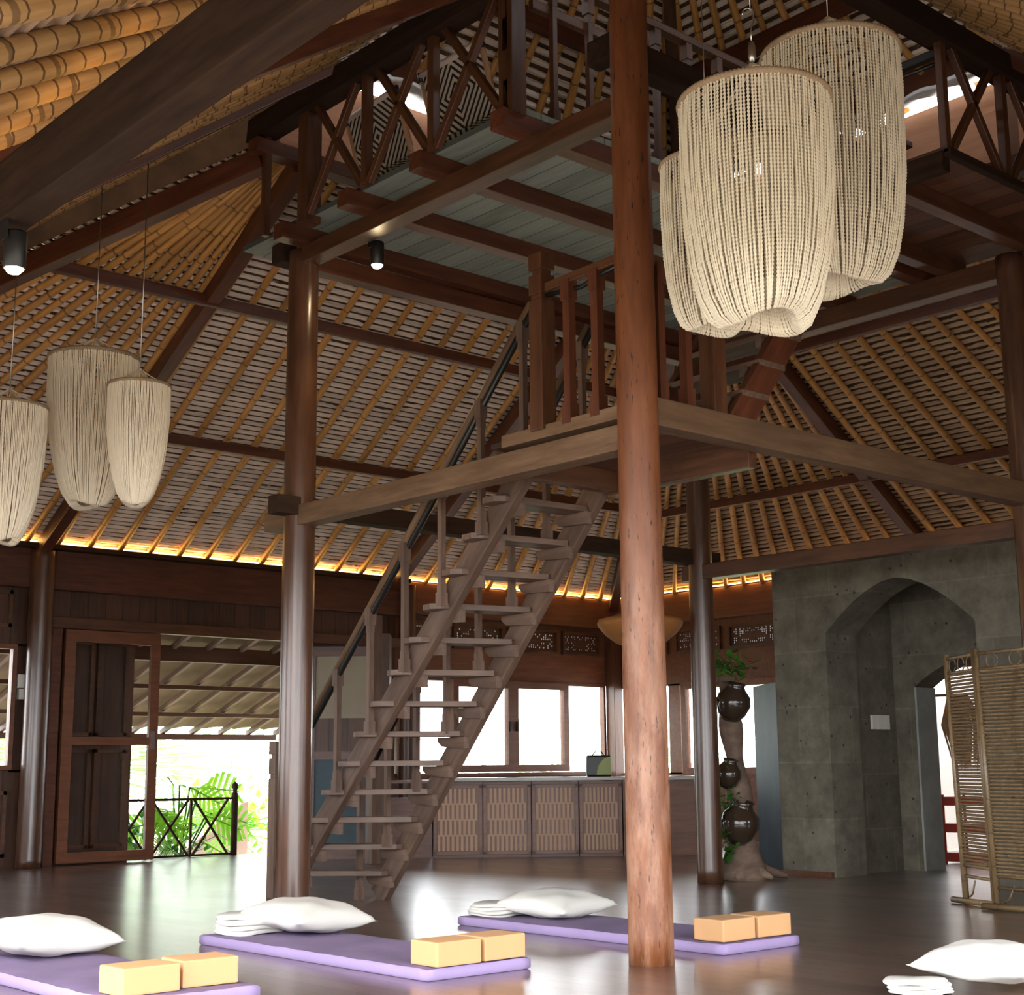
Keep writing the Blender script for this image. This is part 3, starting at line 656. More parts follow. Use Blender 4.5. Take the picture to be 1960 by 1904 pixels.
# near walls, unseen, added to hold back daylight entering the room
def long_wall(name, a0, a1, axis, at, label, openings):
    def B(p0, p1, z0, z1, nm, mt, par=None, t0=0.04, t1=0.10):
        return boxo(nm, (p0, at - t1, z0), (p1, at - t0, z1), mt, par) if axis == 'x' else boxo(nm, (at - t1, p0, z0), (at - t0, p1, z1), mt, par)
    root = struct(B(a0, a1, 2.05, 3.1, name, 'fascia'), label, 'wall'); B(a0, a1, 0, 0.85, 'panel', 'cab', root); p = a0
    for (o0, o1) in list(openings) + [(a1, a1)]:
        if o0 > p: B(p, o0, 0.85, 2.05, 'panel', 'cab', root)
        for q in (o0, (o0 + o1) / 2, o1):
            if o1 > o0: B(q - .03, q + .03, 0.85, 2.05, 'mullion', 'cab', root, 0.02, 0.12)
        p = o1
long_wall('wall_left', 1.6, YN, 'y', XW, 'unseen timber wall with windows beyond the left picture edge, added to limit daylight', ((2.0, 3.8), (4.6, 6.6), (7.2, 8.6)))
long_wall('wall_front', 0.6, XE, 'x', YS, 'unseen timber wall with windows beyond the right picture edge, added to limit daylight', ((1.0, 2.8), (4.0, 6.0)))
# ---------------------------------------------------------------- posts
def post(name, x, y, z0, z1, r, mat, label, group=None, ring=None, taper=0.92):
    T, L = frame(V((x, y, z0)), V((x, y, z1))); m = MB(); n = 40; pts = []; rad = []
    rnd = random.Random(int(x * 10 + y * 7))
    for i in range(n + 1):
        pts.append(V((L * i / n, 0, 0))); rad.append(r * (1 + (taper - 1) * i / n) * (1 + rnd.uniform(-0.008, 0.008)))
    m.tube(pts, rad, 12)
    o = m.build(name, mat, None, T); tag(o, label, 'post', group); return o
post('timber_post', 0, 0, 0, 5.25, 0.109, 'post', 'near round timber post with pitted reddish brown surface')
post('timber_post', 0, 3.03, 0, 4.30, 0.108, 'post2', 'polished dark round post at the left of the stairs')
post('timber_post', 3.8, 2.95, 0, 4.30, 0.103, 'post2', 'far round timber post beside the jar tree')
post('timber_post', 3.72, 0, 0, 4.30, 0.108, 'post2', 'round post at the right picture edge behind the bamboo screen')
post('wall_column', 0.86, yw - 0.16, 0, 3.05, 0.125, 'post2', 'round wall column at the far left between window and glass door', taper=0.96)
post('wall_column', 5.40, yw - 0.14, 0, 3.05, 0.10, 'teak', 'slim wall column behind the stair stringers')
# small blocks and wedges on the posts
def lug(P, sz, label): tag(boxo('beam_end', V(P) - V(sz) / 2, V(P) + V(sz) / 2, 'beam_dark', None, 0.012), label, 'beam end')
lug((0.0, 0.15, 4.62), (0.10, 0.22, 0.14), 'chamfered block on the left of the near post at the upper deck')
lug((-0.02, 3.24, 4.34), (0.12, 0.14, 0.14), 'dark block capping the left post beside the deck edge')

# ---------------------------------------------------------------- main frame beams
def tb(P, Q, w, h, label, mat='oldbeam'): return tag(beam('timber_beam', P, Q, w, h, mat), label, 'beam')
tb((0, -0.02, 2.505), (0, 3.35, 2.505), 0.13, 0.13, 'lower beam from the left post to the near post, crossing the stairs')
tb((0, 0.0, 4.26), (0, 3.12, 4.26), 0.13, 0.11, 'upper beam carrying the left deck between left post and near post', 'teak')
tb((0.0, 0, 2.635), (3.9, 0, 2.635), 0.12, 0.145, 'long beam running from the near post down to the right edge')
tb((-0.22, 3.0, 2.565), (4.05, 3.0, 2.565), 0.12, 0.12, 'dark rear beam behind the stairs from left post to far post', 'beam_dark')
tb((3.8, 3.1, 2.44), (3.8, -0.3, 2.44), 0.12, 0.12, 'beam from the far post to the right above the stone wall', 'teak')
tb((3.78, 3.0, 4.24), (3.78, -0.5, 4.24), 0.13, 0.14, 'upper rear beam under the right deck', 'teak')
tb((0, 3.03, 4.24), (3.8, 2.98, 4.24), 0.12, 0.12, 'upper rear beam under the back of the left deck', 'teak_red')
tb((0.05, 0.0, 4.52), (2.1, 0.0, 4.52), 0.11, 0.15, 'short dark beam stub right of the near post behind the bead lamps', 'beam_dark')
tb((-0.2, -0.5, 5.20), (-0.2, 3.50, 5.20), 0.14, 0.16, 'dark plate beam on top of the left crossed railing', 'beam_dark')
tb((-0.4, -0.5, 5.20), (4.3, -0.5, 5.20), 0.14, 0.16, 'dark plate beam on top of the right crossed railing', 'beam_dark')
tb((4.0, -0.6, 5.05), (4.0, 3.4, 5.05), 0.12, 0.14, 'plate beam below the right clerestory board', 'teak_red')
tb((-0.3, 3.22, 5.05), (4.1, 3.22, 5.05), 0.12, 0.10, 'plate beam below the left clerestory board', 'teak_red')
bb = tb((-2.93, -3.6, 3.20), (-2.93, 8.2, 3.20), 0.13, 0.26, 'massive dark beam crossing the top left corner', 'beam_dark')

# ---------------------------------------------------------------- upper deck
ZD = 4.42
dk = empty('mezzanine_deck', (1.8, 2.1, ZD), 'raised timber deck of grey boards on reddish joists', 'deck')
m = MB(); m.box((-0.16, 0.68, ZD), (3.95, 3.55, ZD + 0.035)); m.build('deck_boards', 'deckboards', dk)
for y in (0.74, 1.47, 2.20, 2.93):
    beam('joist', (-0.27, y, ZD - 0.055), (3.95, y, ZD - 0.055), 0.11, 0.11, 'teak_red', dk)
beam('edge_beam', (2.12, -0.52, ZD - 0.05), (2.12, 0.7, ZD - 0.05), 0.08, 0.12, 'beam_dark', dk)
beam('edge_beam', (2.1, -0.54, ZD + 0.0), (4.1, -0.54, ZD + 0.0), 0.05, 0.05, 'beam_dark', dk)
m = MB(); m.box((2.1, -0.55, ZD), (3.95, 0.68, ZD + 0.035)); m.build('deck_boards', 'deckbrown', dk, label='brown boards of the right part of the deck')
for y in (-0.12, 0.52): beam('joist', (2.1, y, ZD - 0.055), (3.95, y, ZD - 0.055), 0.10, 0.11, 'teak', dk)

# crossed railings
def xrail(name, pts, z0, z1, label, thick=0.045):
    r = empty(name, (*pts[0], z0), label, 'railing')
    for i, p in enumerate(pts):
        s = 0.055 if 0 < i < len(pts) - 1 else 0.05
        beam('rail_post', (p[0], p[1], z0), (p[0], p[1], z1), s, s, 'teak', r)
    for a, b in zip(pts[:-1], pts[1:]):
        a = V((*a[:2], 0)); b = V((*b[:2], 0)); d = (b - a)
        if d.length > 1.2 or d.length < 0.52: continue
        lo, hi = 0.05, 0.17
        beam('brace', a + d * lo + V((0, 0, z0)), a + d * (1 - hi) + V((0, 0, z1)), thick, thick, 'teak', r)
        beam('brace', b - d * lo + V((0, 0, z0)), b - d * (1 - hi) + V((0, 0, z1)), thick, thick, 'teak', r)
    return r
lr = xrail('crossed_railing', [(-0.2, 0.72), (-0.2, 1.38), (-0.2, 2.04), (-0.2, 2.70)], ZD, 5.13, 'crossed timber railing on the left deck edge in front of two woven chairs')
beam('rail_post', (-0.2, 3.20, ZD), (-0.2, 3.20, 5.13), 0.05, 0.05, 'teak', lr)
beam('newel', (-0.17, 2.72, ZD - .05), (-0.17, 2.72, 5.13), 0.12, 0.10, 'teak', lr, label='thicker upright above the left post')
rr0 = xrail('crossed_railing', [(2.13, -0.52), (2.80, -0.52), (3.47, -0.52), (4.1, -0.52)], ZD, 5.13, 'crossed timber railing on the right deck edge below the pale board')
beam('side_rail', (2.13, -0.50, 5.06), (2.13, 0.68, 5.06), 0.05, 0.05, 'black', rr0, label='black rail with cables running back from the corner')
m = MB(); m.tube([(2.13, -0.5, 5.0), (2.10, -0.1, 4.99), (2.12, 0.3, 5.02), (2.12, 0.66, 5.0)], 0.014, 6); m.build('cable', 'black', rr0)
# straight railing along the deck opening
def brail(name, P, Q, z0, h, n, label, mat='teak_red', rail=0.05, post0=True, bal=0.042, zs=0.0):
    P = V((*P, 0)); Q = V((*Q, 0)); r = empty(name, (P.x, P.y, z0), label, 'railing')
    T0 = P + V((0, 0, z0 + h)); T1 = Q + V((0, 0, z0 + h + zs))
    beam('top_rail', T0, T1, 0.07, rail, mat, r, 0.01)
    for i in range(n):
        t = (i + 0.5) / n; p = P.lerp(Q, t); z1 = z0 + h + zs * t - 0.02
        T, L = frame(V((p.x, p.y, z0)), V((p.x, p.y, z1))); m = MB()
        a = bal / 2
        for (u0, u1, s) in ((0, .12, 1.25), (.12, .18, .9), (.18, .82, .8), (.82, .88, .9), (.88, 1, 1.25)): m.box((L * u0, -a * s, -a * s), (L * u1, a * s, a * s))
        m.build('baluster', mat, r, T)
    return r
r = brail('baluster_railing', (0.0, 0.72), (3.7, 0.72), ZD, 0.92, 13, 'straight baluster railing along the deck opening behind the near post', 'teak')
beam('newel', (-0.17, 0.72, ZD - 0.02), (-0.17, 0.72, 5.9), 0.11, 0.11, 'teak', r, label='tall square newel at the deck corner')
beam('lower_rail', (0.0, 0.75, ZD + .72), (3.7, 0.75, ZD + .72), 0.04, 0.06, 'teak', r)

# ---------------------------------------------------------------- landing
ZL = 2.655
ld = empty('stair_landing', (0.5, 0.5, ZL), 'small timber landing where the two stair flights meet', 'landing')
m = MB(); m.box((0.0, 0.0, ZL - 0.03), (0.98, 1.12, ZL + 0.0)); m.build('landing_boards', 'deckbrown', ld)
beam('edge_beam', (0.98, 0.08, 2.56), (0.98, 1.16, 2.56), 0.07, 0.15, 'teak', ld)
beam('edge_beam', (0.06, 1.12, 2.56), (1.02, 1.12, 2.56), 0.07, 0.13, 'teak', ld)
beam('edge_beam', (0.02, 0.0, ZL - .01), (0.02, 1.0, ZL - .01), 0.10, 0.07, 'oldbeam', ld)
r = empty('landing_railing', (0, 0.7, ZL), 'short baluster railing around the stair landing left and right of the near post', 'railing')
def newel(P, h, s, mat, par, label=None):
    x, y, z = P; T, L = frame(V((x, y, z)), V((x, y, z + h))); m = MB(); a = s / 2
    for (u0, u1, k) in ((0, h - .26, 1.0), (h - .26, h - .23, .8), (h - .23, h - .12, 1.0), (h - .12, h - .09, .72), (h - .09, h, 1.02)): m.box((u0, -a * k, -a * k), (u1, a * k, a * k))
    return m.build('newel', mat, par, T, 0.003, label)
newel((0.0, 0.69, ZL), 0.98, 0.10, 'teak', r)
newel((0.58, 0.0, ZL + .04), 0.98, 0.10, 'teak', r)
beam('top_rail', (0, 0.69, ZL + 0.78), (0, 0.0, ZL + 0.80), 0.05, 0.05, 'teak', r); beam('top_rail', (0, 0.0, ZL + 0.80), (0.6, 0.0, ZL + 0.76), 0.05, 0.05, 'teak', r)
for y in (0.48, 0.27):
    T, L = frame(V((0, y, ZL)), V((0, y, ZL + 0.78))); m = MB()
    for (u0, u1, s) in ((0, .14, 1.15), (.14, .86, .85), (.86, 1, 1.15)): m.box((L * u0, -.028 * s, -.028 * s), (L * u1, .028 * s, .028 * s))
    m.build('baluster', 'teak_red', r, T)
for x in (0.17, 0.37):
    T, L = frame(V((x, 0, ZL + .05)), V((x, 0, ZL + 0.78))); m = MB()
    for (u0, u1, s) in ((0, .14, 1.15), (.14, .86, .85), (.86, 1, 1.15)): m.box((L * u0, -.028 * s, -.028 * s), (L * u1, .028 * s, .028 * s))
    m.build('baluster', 'teak_red', r, T)
m = MB(); m.tube([(0.0, 0.66, ZL + 0.745), (0.02, 0.4, ZL + 0.73), (0.0, 0.2, ZL + 0.755), (0.0, 0.08, ZL + .77)], 0.014, 8)
tag(m.build('black_cable', 'black'), 'black cable run strapped under the landing handrail', 'cable')

# ---------------------------------------------------------------- stairs, first flight
FR, TR = V((1.17, 3.63, 0)), V((0.97, 1.10, 2.615))     # right stringer line (under side)
FL, TL = V((0.72, 4.17, 0)), V((0.36, 1.10, 2.615))     # left stringer line
st = empty('timber_staircase', (0.9, 3.7, 0), 'open timber staircase of thirteen treads rising from the floor to the landing', 'staircase')
run = (TR - FR)
def stringer(F, T_, w=0.055, h=0.17):
    d = (T_ - F).normalized(); side = V((0, 0, 1)).cross(d).normalized(); upv = d.cross(side); upv = upv if upv.z > 0 else -upv
    off = upv * (h / 2)
    return beam('stringer', F + off - d * 0.06, T_ + off, w, h, 'stair', st, upv=upv)
stringer(FR, TR); stringer(FL, TL)
NT = 13
OFFR = 0.15
for k in range(1, NT + 1):
    t = k / 14.0
    a = FL.lerp(TL, t); b = FR.lerp(TR, t); z = 0.187 * k
    d = (b - a); d.z = 0; d.normalize()
    up_run = (TR - FR); up_run.z = 0; up_run.normalize()
    P = a - d * 0.12 - up_run * OFFR; Q = b - d * 0.0 - up_run * OFFR
    P.z = Q.z = z
    T, L = frame(P, Q); m = MB()
    c = 0.095
    vs = []
    for zz in (-0.018, 0.018):
        vs += [V((0, -c * .55, zz)), V((0, c * .55, zz)), V((0.06, c, zz)), (V((L - 0.04, c, zz))), V((L, c * .6, zz)), V((L, -c * .6, zz)), V((L - 0.04, -c, zz)), V((0.06, -c, zz))]
    n = 8; m.add(vs, [tuple(range(n))[::-1], tuple(range(n, 2 * n))] + [(i, (i + 1) % n, n + (i + 1) % n, n + i) for i in range(n)])
    tr = m.build('tread', 'stair', st, T, 0.004)
    # carved support cleat on each stringer
    for q in (b - d * 0.05, a + d * 0.05):
        Pc = q - up_run * 0.34; Qc = q - up_run * 0.03; Pc.z = Qc.z = z - 0.05
        T2, L2 = frame(Pc, Qc); m = MB()
        pr_ = [(0, 0.03), (0, 0.005), (0.05, -0.03), (L2, -0.045), (L2, 0.03)]
        vs = [V((x, y, zz)) for y in (-0.022, 0.022) for (x, zz) in pr_]
        m.add(vs, [(0, 1, 2, 3, 4), (9, 8, 7, 6, 5)] + [(i, 5 + i, 5 + (i + 1) % 5, (i + 1) % 5) for i in range(5)])
        m.build('cleat', 'stair', st, T2)
# handrails
def stair_rail(F, T_, off, h, ks, mat, label, newel_k=None, zb=0.0):
    d = (FR - FL); d.z = 0; d.normalize()
    P0 = F + d * off; P1 = T_ + d * off
    r = empty('stair_railing', (P0.x, P0.y, 0), label, 'railing')
    m = MB(); A = P0.lerp(P1, 0.03) + V((0, 0, h)); B = P1.lerp(P0, -0.03) + V((0, 0, h)); T, L = frame(A, B)
    m.tube([(0, 0, 0), (L, 0, 0)], 0.026, 10); m.build('handrail', 'oldbeam', r, T)
    m = MB(); m.tube([(0, 0.012, -0.035), (L * .3, 0.0, -0.045), (L * .6, 0.02, -0.035), (L, 0, -0.04)], 0.020, 8); m.build('cable', 'black', r, T)
    for k in ks:
        t = k / 14.0; p = P0.lerp(P1, t); z0 = 0.187 * k if k > 0.3 else 0.0
        T, L = frame(V((p.x, p.y, z0)), V((p.x, p.y, p.z + h - 0.01))); m = MB(); a = 0.021
        for (u0, u1, s) in ((0, .10, 1.3), (.10, .16, 1.0), (.16, .80, .85), (.80, .86, 1.0), (.86, 1, 1.3)): m.box((L * u0, -a * s, -a * s), (L * u1, a * s, a * s))
        m.build('baluster', mat, r, T)
    return r
rl = stair_rail(FL, TL, -0.10, 0.83, [2, 4, 6, 8, 10, 12, 14], 'stair', 'left handrail and balusters of the staircase with a black cable')
p = FL + (FL - FR).normalized() * 0.10 + V((0.02, 0.06, 0)); newel((p.x, p.y, 0), 1.10, 0.085, 'stair', rl)
rl = stair_rail(FR, TR, -0.20, 0.83, [0, 2, 4, 6, 8, 10, 12, 14], 'stair', 'far handrail and balusters of the staircase seen through the treads')

# second flight: from landing up to the right deck, along +X
s2 = empty('timber_staircase', (0.8, 0.2, ZL), 'short steep upper stair flight rising behind the bead lamps to the deck', 'staircase')
A0 = V((0.72, -0.02, ZL)); A1 = V((2.08, -0.02, 4.40)); d = (A1 - A0).normalized(); upv = V((0, 1, 0)).cross(d); upv = upv if upv.z > 0 else -upv
for y in (-0.02, 0.62):
    o_ = V((0, y + 0.02, 0)); beam('stringer', A0 + o_, A1 + o_, 0.05, 0.17, 'teak_red', s2, upv=upv)
for k in range(1, 9):
    p = A0.lerp(A1, k / 9); beam('tread', (p.x, -0.05, p.z), (p.x, 0.66, p.z), 0.22, 0.035, 'stair', s2)
    boxo('cleat', (p.x - 0.16, 0.02, p.z - 0.08), (p.x + 0.06, 0.06, p.z - 0.018), 'stair', s2)

# ---------------------------------------------------------------- light fittings
def area(name, loc, size, energy, col, rot, sy=None):
    l = bpy.data.lights.new(name, 'AREA'); l.energy = energy; l.color = col; l.size = size
    if sy: l.shape = 'RECTANGLE'; l.size_y = sy
    return l, loc, rot
def led(P, Q, label, nrm, energy, mt='led'):
    P = V(P); Q = V(Q); T, L = frame(P, Q); e = beam('led_strip', P, Q, 0.02, 0.012, mt, None, 0); tag(e, label, 'light strip')
    l = bpy.data.lights.new('strip_light', 'AREA'); l.shape = 'RECTANGLE'; l.size = L; l.size_y = 0.03; l.energy = energy; l.color = (1.0, 0.54, 0.14)
    lo = bpy.data.objects.new('strip_light', l); COL.objects.link(lo); lo.parent = e
    X = (Q - P).normalized(); Z = -V(nrm).normalized(); Y = Z.cross(X)
    Mw = Matrix(((X.x, Y.x, Z.x, 0), (X.y, Y.y, Z.y, 0), (X.z, Y.z, Z.z, 0), (0, 0, 0, 1))); Mw.translation = (P + Q) / 2 + V(nrm) * 0.02
    lo.matrix_local = W[e.name].inverted() @ Mw
led((XW + .2, yw - 0.16, 3.145), (5.35, yw - 0.16, 3.145), 'warm glowing light strip hidden behind the left wall cornice', (0, -0.45, 0.9), 10)
led((5.45, yw - 0.09, 3.13), (XE - 0.1, yw - 0.09, 3.13), 'bright warm light strip left of the rear corner', (0, -0.45, 0.9), 4)
led((XE - 0.09, YN - 0.1, 3.13), (XE - 0.09, 0.0, 3.13), 'bright warm light strip right of the rear corner', (-0.45, 0, 0.9), 9)
led((-2.89, -3.0, 3.337), (-2.89, 8.0, 3.337), 'warm light strip hidden on top of the massive beam', (-0.1, 0, 0.98), 4.5, 'led_dim')
def spot(P, label, aim=(0, 0, -1), power=25, size=0.9):
    P = V(P); e = empty('spotlight', P, label, 'spotlight')
    m = MB(); m.lathe([(0.0, 0.09), (0.042, 0.09), (0.045, 0.08), (0.045, -0.06), (0.040, -0.065), (0.036, -0.03)], P + V((0, 0, 0)), 20); m.build('lamp_body', 'black', e)
    m = MB(); m.lathe([(0.0, -0.085), (0.022, -0.082), (0.034, -0.068), (0.036, -0.05), (0.0, -0.045)], P, 20); m.build('bulb', 'bulb', e)
    m = MB(); m.box(P + V((-0.055, -0.03, 0.05)), P + V((-0.045, 0.03, 0.17))); m.box(P + V((-0.055, -0.03, 0.16)), P + V((0.05, 0.03, 0.17))); m.build('bracket', 'black', e)
    l = bpy.data.lights.new('lamp_light', 'SPOT'); l.energy = power; l.color = (1, 0.76, 0.45); l.spot_size = 1.9; l.spot_blend = 0.6; l.shadow_soft_size = 0.03
    lo = bpy.data.objects.new('lamp_light', l); COL.objects.link(lo); lo.parent = e; lo.location = (0, 0, -0.11)
spot((0.16, 2.42, 4.15), 'small black spotlight with a glowing bulb under the left deck')
spot((-2.93, 0.62, 2.94), 'black spotlight cut by the left picture edge under the massive beam')

# bead lamps
def bead_lamp(loc, R, H, nstr, top, mat, label, bead=0.0145, wave=0.0, fine=True, seed=1, hook=False, cordlen=0.6, prof=None):
    """loc = centre of the rim"""
    rnd = random.Random(seed); C = V(loc)
    e = empty('bead_lamp', C, label, 'hanging lamp')
    m = MB(); n = 64
    pts = [C + V((R * math.cos(2 * math.pi * i / n), R * math.sin(2 * math.pi * i / n), 0)) for i in range(n)]
    k = 6
    pts = [C + V((R * math.cos(2 * math.pi * i / (n * k)), R * math.sin(2 * math.pi * i / (n * k)), 0)) for i in range(n * k)]
    m.tube(pts, [0.0145 + 0.0022 * math.sin(i * 1.9) for i in range(n * k)] if R > .27 else 0.011, 8, closed=True); m.build('rim', 'twine', e)
    prof = prof or [(1.0, 0.0), (1.01, -0.15), (1.0, -0.35), (0.97, -0.55), (0.90, -0.74), (0.79, -0.88), (0.66, -0.965), (0.52, -1.0), (0.42, -0.985), (0.35, -0.93), (0.29, -0.84)]
    # dense sampling of profile
    def samp(step):
        out = []; 
        for (r0, z0), (r1, z1) in zip(prof[:-1], prof[1:]):
            L = math.hypot((r1 - r0) * R, (z1 - z0) * H); q = max(1, int(L / step))
            for i in range(q): out.append((r0 + (r1 - r0) * i / q, z0 + (z1 - z0) * i / q))
        out.append(prof[-1]); return out
    step = bead / 2 if fine else bead
    base = samp(step); m = MB()
    for s_ in range(nstr):
        a0 = 2 * math.pi * s_ / nstr + rnd.uniform(-.006, .006); sw = rnd.uniform(-0.02, 0.02); tw = rnd.uniform(-0.08, 0.08); pts = []; rad = []
        ph = rnd.random() * 6
        for i, (r_, z_) in enumerate(base):
            a = a0 + sw * math.sin(-z_ * 3 + ph) * 0.6 + tw * max(0, -z_ - 0.6)
            rr_ = r_ * R * (1 + 0.012 * math.sin(ph * 3 + z_ * 9)) + wave * R * max(0, -z_ - 0.4) * math.sin(a0 * 3 + seed)
            zz = z_ * H * (1 + 0.02 * math.sin(a0 * 2 + seed))
            pts.append(C + V((rr_ * math.cos(a), rr_ * math.sin(a), zz - 0.008)))
            rad.append((bead * 0.44 if i % 2 else bead * 0.22) if fine else bead * 0.36)
        m.tube(pts, rad, 5 if fine else 4, cap=False)
    o = m.build('bead_strands', mat, e); o['kind'] = 'stuff'
    m = MB(); ap = C + V((0, 0, top))
    for i in range(6):
        a = 2 * math.pi * (i + .3) / 6; q = C + V((R * math.cos(a), R * math.sin(a), 0.008)); L = 26 if fine else 8
        for du in (-0.007, 0.007):
            pts = [ap.lerp(q, j / L) + V((-math.sin(a) * du, math.cos(a) * du, -0.012 * math.sin(math.pi * j / L))) for j in range(L + 1)]
            m.tube(pts, [(bead * .42 if j % 2 else bead * .22) for j in range(L + 1)] if fine else bead * .3, 5, cap=False)
    m.build('hanger', mat, e)
    m = MB()
    if hook:
        m.lathe([(0.0, 0.05), (0.012, 0.045), (0.016, 0.02), (0.016, -0.01), (0.010, -0.035), (0.0, -0.04)], ap + V((0, 0, 0.045)), 10)
        z = ap + V((0, 0, 0.10)); pts = []
        for i in range(15):
            t = i / 14; a = math.pi * (0.1 + t * 1.1)
            pts.append(z + V((0.0, 0, 0.10)) + R_ * (0.022 * math.cos(a + 3.4)) + V((0, 0, 0.03 * math.sin(a))))
        m.tube([z, z + V((0, 0, 0.04)), z + R_ * 0.012 + V((0, 0, 0.09))] + [z + R_ * (0.022 * math.cos(q)) * 1 + R_ * (-0.01) + V((0, 0, 0.115 + 0.022 * math.sin(q))) for q in (0, .6, 1.2, 1.8, 2.4, 3.0, 3.5)], 0.003, 6)
        m.tube([z + V((0, 0, .135)), z + V((0, 0, .135 + cordlen))], 0.0018, 5)
    else:
        m.tube([ap, ap + V((0, 0, cordlen))], 0.0022 if fine else 0.004, 5)
    m.build('hook' if hook else 'cord', 'steel', e)
    return e
bead_lamp((-0.88, -1.50, 3.44), 0.288, 0.885, 126, 0.17, 'bead', 'front cream bead lamp with the S hook, nearest the camera', hook=True, cordlen=0.85, seed=2, wave=0.10)
bead_lamp((-0.08, -1.30, 3.985), 0.296, 1.05, 126, 0.19, 'bead', 'large cream bead lamp behind and right of the front one', cordlen=0.5, seed=5, wave=0.06)
bead_lamp((-0.56, -0.98, 3.44), 0.20, 0.72, 70, 0.14, 'bead', 'smallest cream bead lamp peeping out behind the left side of the front one', cordlen=0.9, seed=8)
pw = [(1.0, 0.0), (1.0, -0.2), (0.96, -0.42), (0.87, -0.62), (0.74, -0.80), (0.58, -0.93), (0.42, -1.0), (0.25, -0.98)]
bead_lamp((-1.06, 3.87, 3.555), 0.285, 0.96, 175, 0.145, 'bead_white', 'larger white bead lamp of the hanging pair at the left', 0.013, 0, False, 11, cordlen=1.12, prof=pw)
bead_lamp((-1.085, 3.17, 3.225), 0.186, 0.725, 130, 0.11, 'bead_white', 'smaller white bead lamp right of its partner at the left', 0.012, 0, False, 12, cordlen=1.42, prof=pw)
bead_lamp((-1.68, 3.70, 3.10), 0.225, 0.82, 150, 0.12, 'bead_white', 'white bead lamp cut by the left picture edge', 0.012, 0, False, 13, cordlen=1.15, prof=pw)
# rattan pendant
C = V((3.53, 3.38, 2.02)); e = empty('rattan_pendant', C, 'woven rattan bowl pendant lamp behind the near post', 'hanging lamp')
m = MB(); m.lathe([(0.04, 0.17), (0.10, 0.15), (0.22, 0.09), (0.34, 0.06), (0.352, 0.03), (0.34, 0.0), (0.29, -0.06), (0.20, -0.13), (0.10, -0.17), (0.0, -0.18)], C, 48); m.build('lamp_shade', 'rattan', e)
m = MB(); m.tube([C + V((0, 0, 0.16)), C + V((0, 0, 2.27))], 0.004, 6); m.build('cord', 'black', e)

# ---------------------------------------------------------------- deck chairs
def chair(C, yaw, label, first=None):
    T0 = Matrix.Translation(V(C)) @ Matrix.Rotation(yaw, 4, 'Z')
    if first: return copy_tree(first, T0, label)
    e = empty('woven_chair', C, label, 'chair', 'woven lounge chairs on the upper deck', T0)
    tilt = 0.30
    def PB(x, s): return V((x, 0.0 - math.sin(tilt) * s, 0.30 + math.cos(tilt) * s))   # back leans to -Y
    for x in (-0.29, 0.29):
        a = T0 @ PB(x, -0.33); b = T0 @ PB(x, 0.44)
        pole('leg', a, b, 0.020, 0.018, 'chairwood', e, 10); pole('cap', T0 @ PB(x, 0.36), T0 @ PB(x, 0.42), 0.021, 0.021, 'black', e, 10)
        pole('leg', T0 @ V((x, 0.55, 0.0)), T0 @ V((x, 0.50, 0.38)), 0.018, 0.018, 'chairwood', e, 10)
        pole('seat_rail', T0 @ V((x, -0.02, 0.28)), T0 @ V((x, 0.55, 0.36)), 0.016, 0.016, 'chairwood', e, 8)
    pole('top_tube', T0 @ PB(-0.29, 0.40), T0 @ PB(0.29, 0.40), 0.022, 0.022, 'cream_tube', e, 10)
    Mb = T0 @ Matrix.Translation(PB(0, 0.19)) @ Matrix.Rotation(tilt, 4, 'X')
    MB().box((-0.27, -0.008, -0.21), (0.27, 0.008, 0.20)).build('backrest', 'cord', e, Mb)
    Ms = T0 @ Matrix.Translation(V((0, 0.27, 0.325))) @ Matrix.Rotation(math.radians(8 - 90), 4, 'X')
    MB().box((-0.27, -0.008, -0.25), (0.27, 0.008, 0.25)).build('seat', 'cord', e, Ms)
    return e
c1 = chair((0.18, 1.55, ZD + 0.036), math.radians(-90), 'right hand chair with black and cream diamond weave behind the crossed railing')
chair((0.18, 2.36, ZD + 0.036), math.radians(-93), 'left hand chair with black and cream diamond weave behind the crossed railing', c1)

# ---------------------------------------------------------------- kitchen counter
P0 = V((4.361, 7.188, 0)); dd = V((1.52, -1.264, 0)).normalized(); nn = V((dd.y, -dd.x, 0))    # nn points to the camera side
if nn.dot(CAM - P0) < 0: nn = -nn
def T_at(s, off=0.0, z=0.0):
    o_ = P0 + dd * s + nn * off + V((0, 0, z)); X = dd; Y = nn; Z = X.cross(Y)
    # X along run, Y outwards, Z up or down -> force up
    return Matrix(((X.x, Y.x, 0, o_.x), (X.y, Y.y, 0, o_.y), (0, 0, 1, o_.z), (0, 0, 0, 1)))
HC = 0.80
def cab_door(s0, s1, e):
    T = T_at(s0); w = s1 - s0; m = MB(); f = 0.035
    for (a, b, c, d_) in ((0, w, 0.03, 0.03 + f), (0, w, HC - 0.07 - f, HC - 0.07), (0, f, 0.03, HC - 0.07), (w - f, w, 0.03, HC - 0.07)): m.box((a, 0, c), (b, 0.022, d_))
    dr_ = m.build('door', 'cab', e, T, 0.002)
    m = MB(); rows = 4; nsl = 9; z0 = 0.03 + f; z1 = HC - 0.07 - f; hh = (z1 - z0) / rows; sw = (w - 2 * f) / nsl
    for r_ in range(rows):
        for i in range(nsl):
            x = f + sw * (i + (0.5 if r_ % 2 else 0.0)) + sw * 0.15
            if x + sw * .6 > w - f: continue
            m.box((x, 0.006, z0 + r_ * hh - 0.008), (x + sw * 0.55, 0.018, z0 + (r_ + 1) * hh + 0.008))
    m.build('slat_infill', 'slat', dr_, T)
    MB().box((f, 0.0, z0), (w - f, 0.006, z1)).build('backing', 'cab', dr_, T)
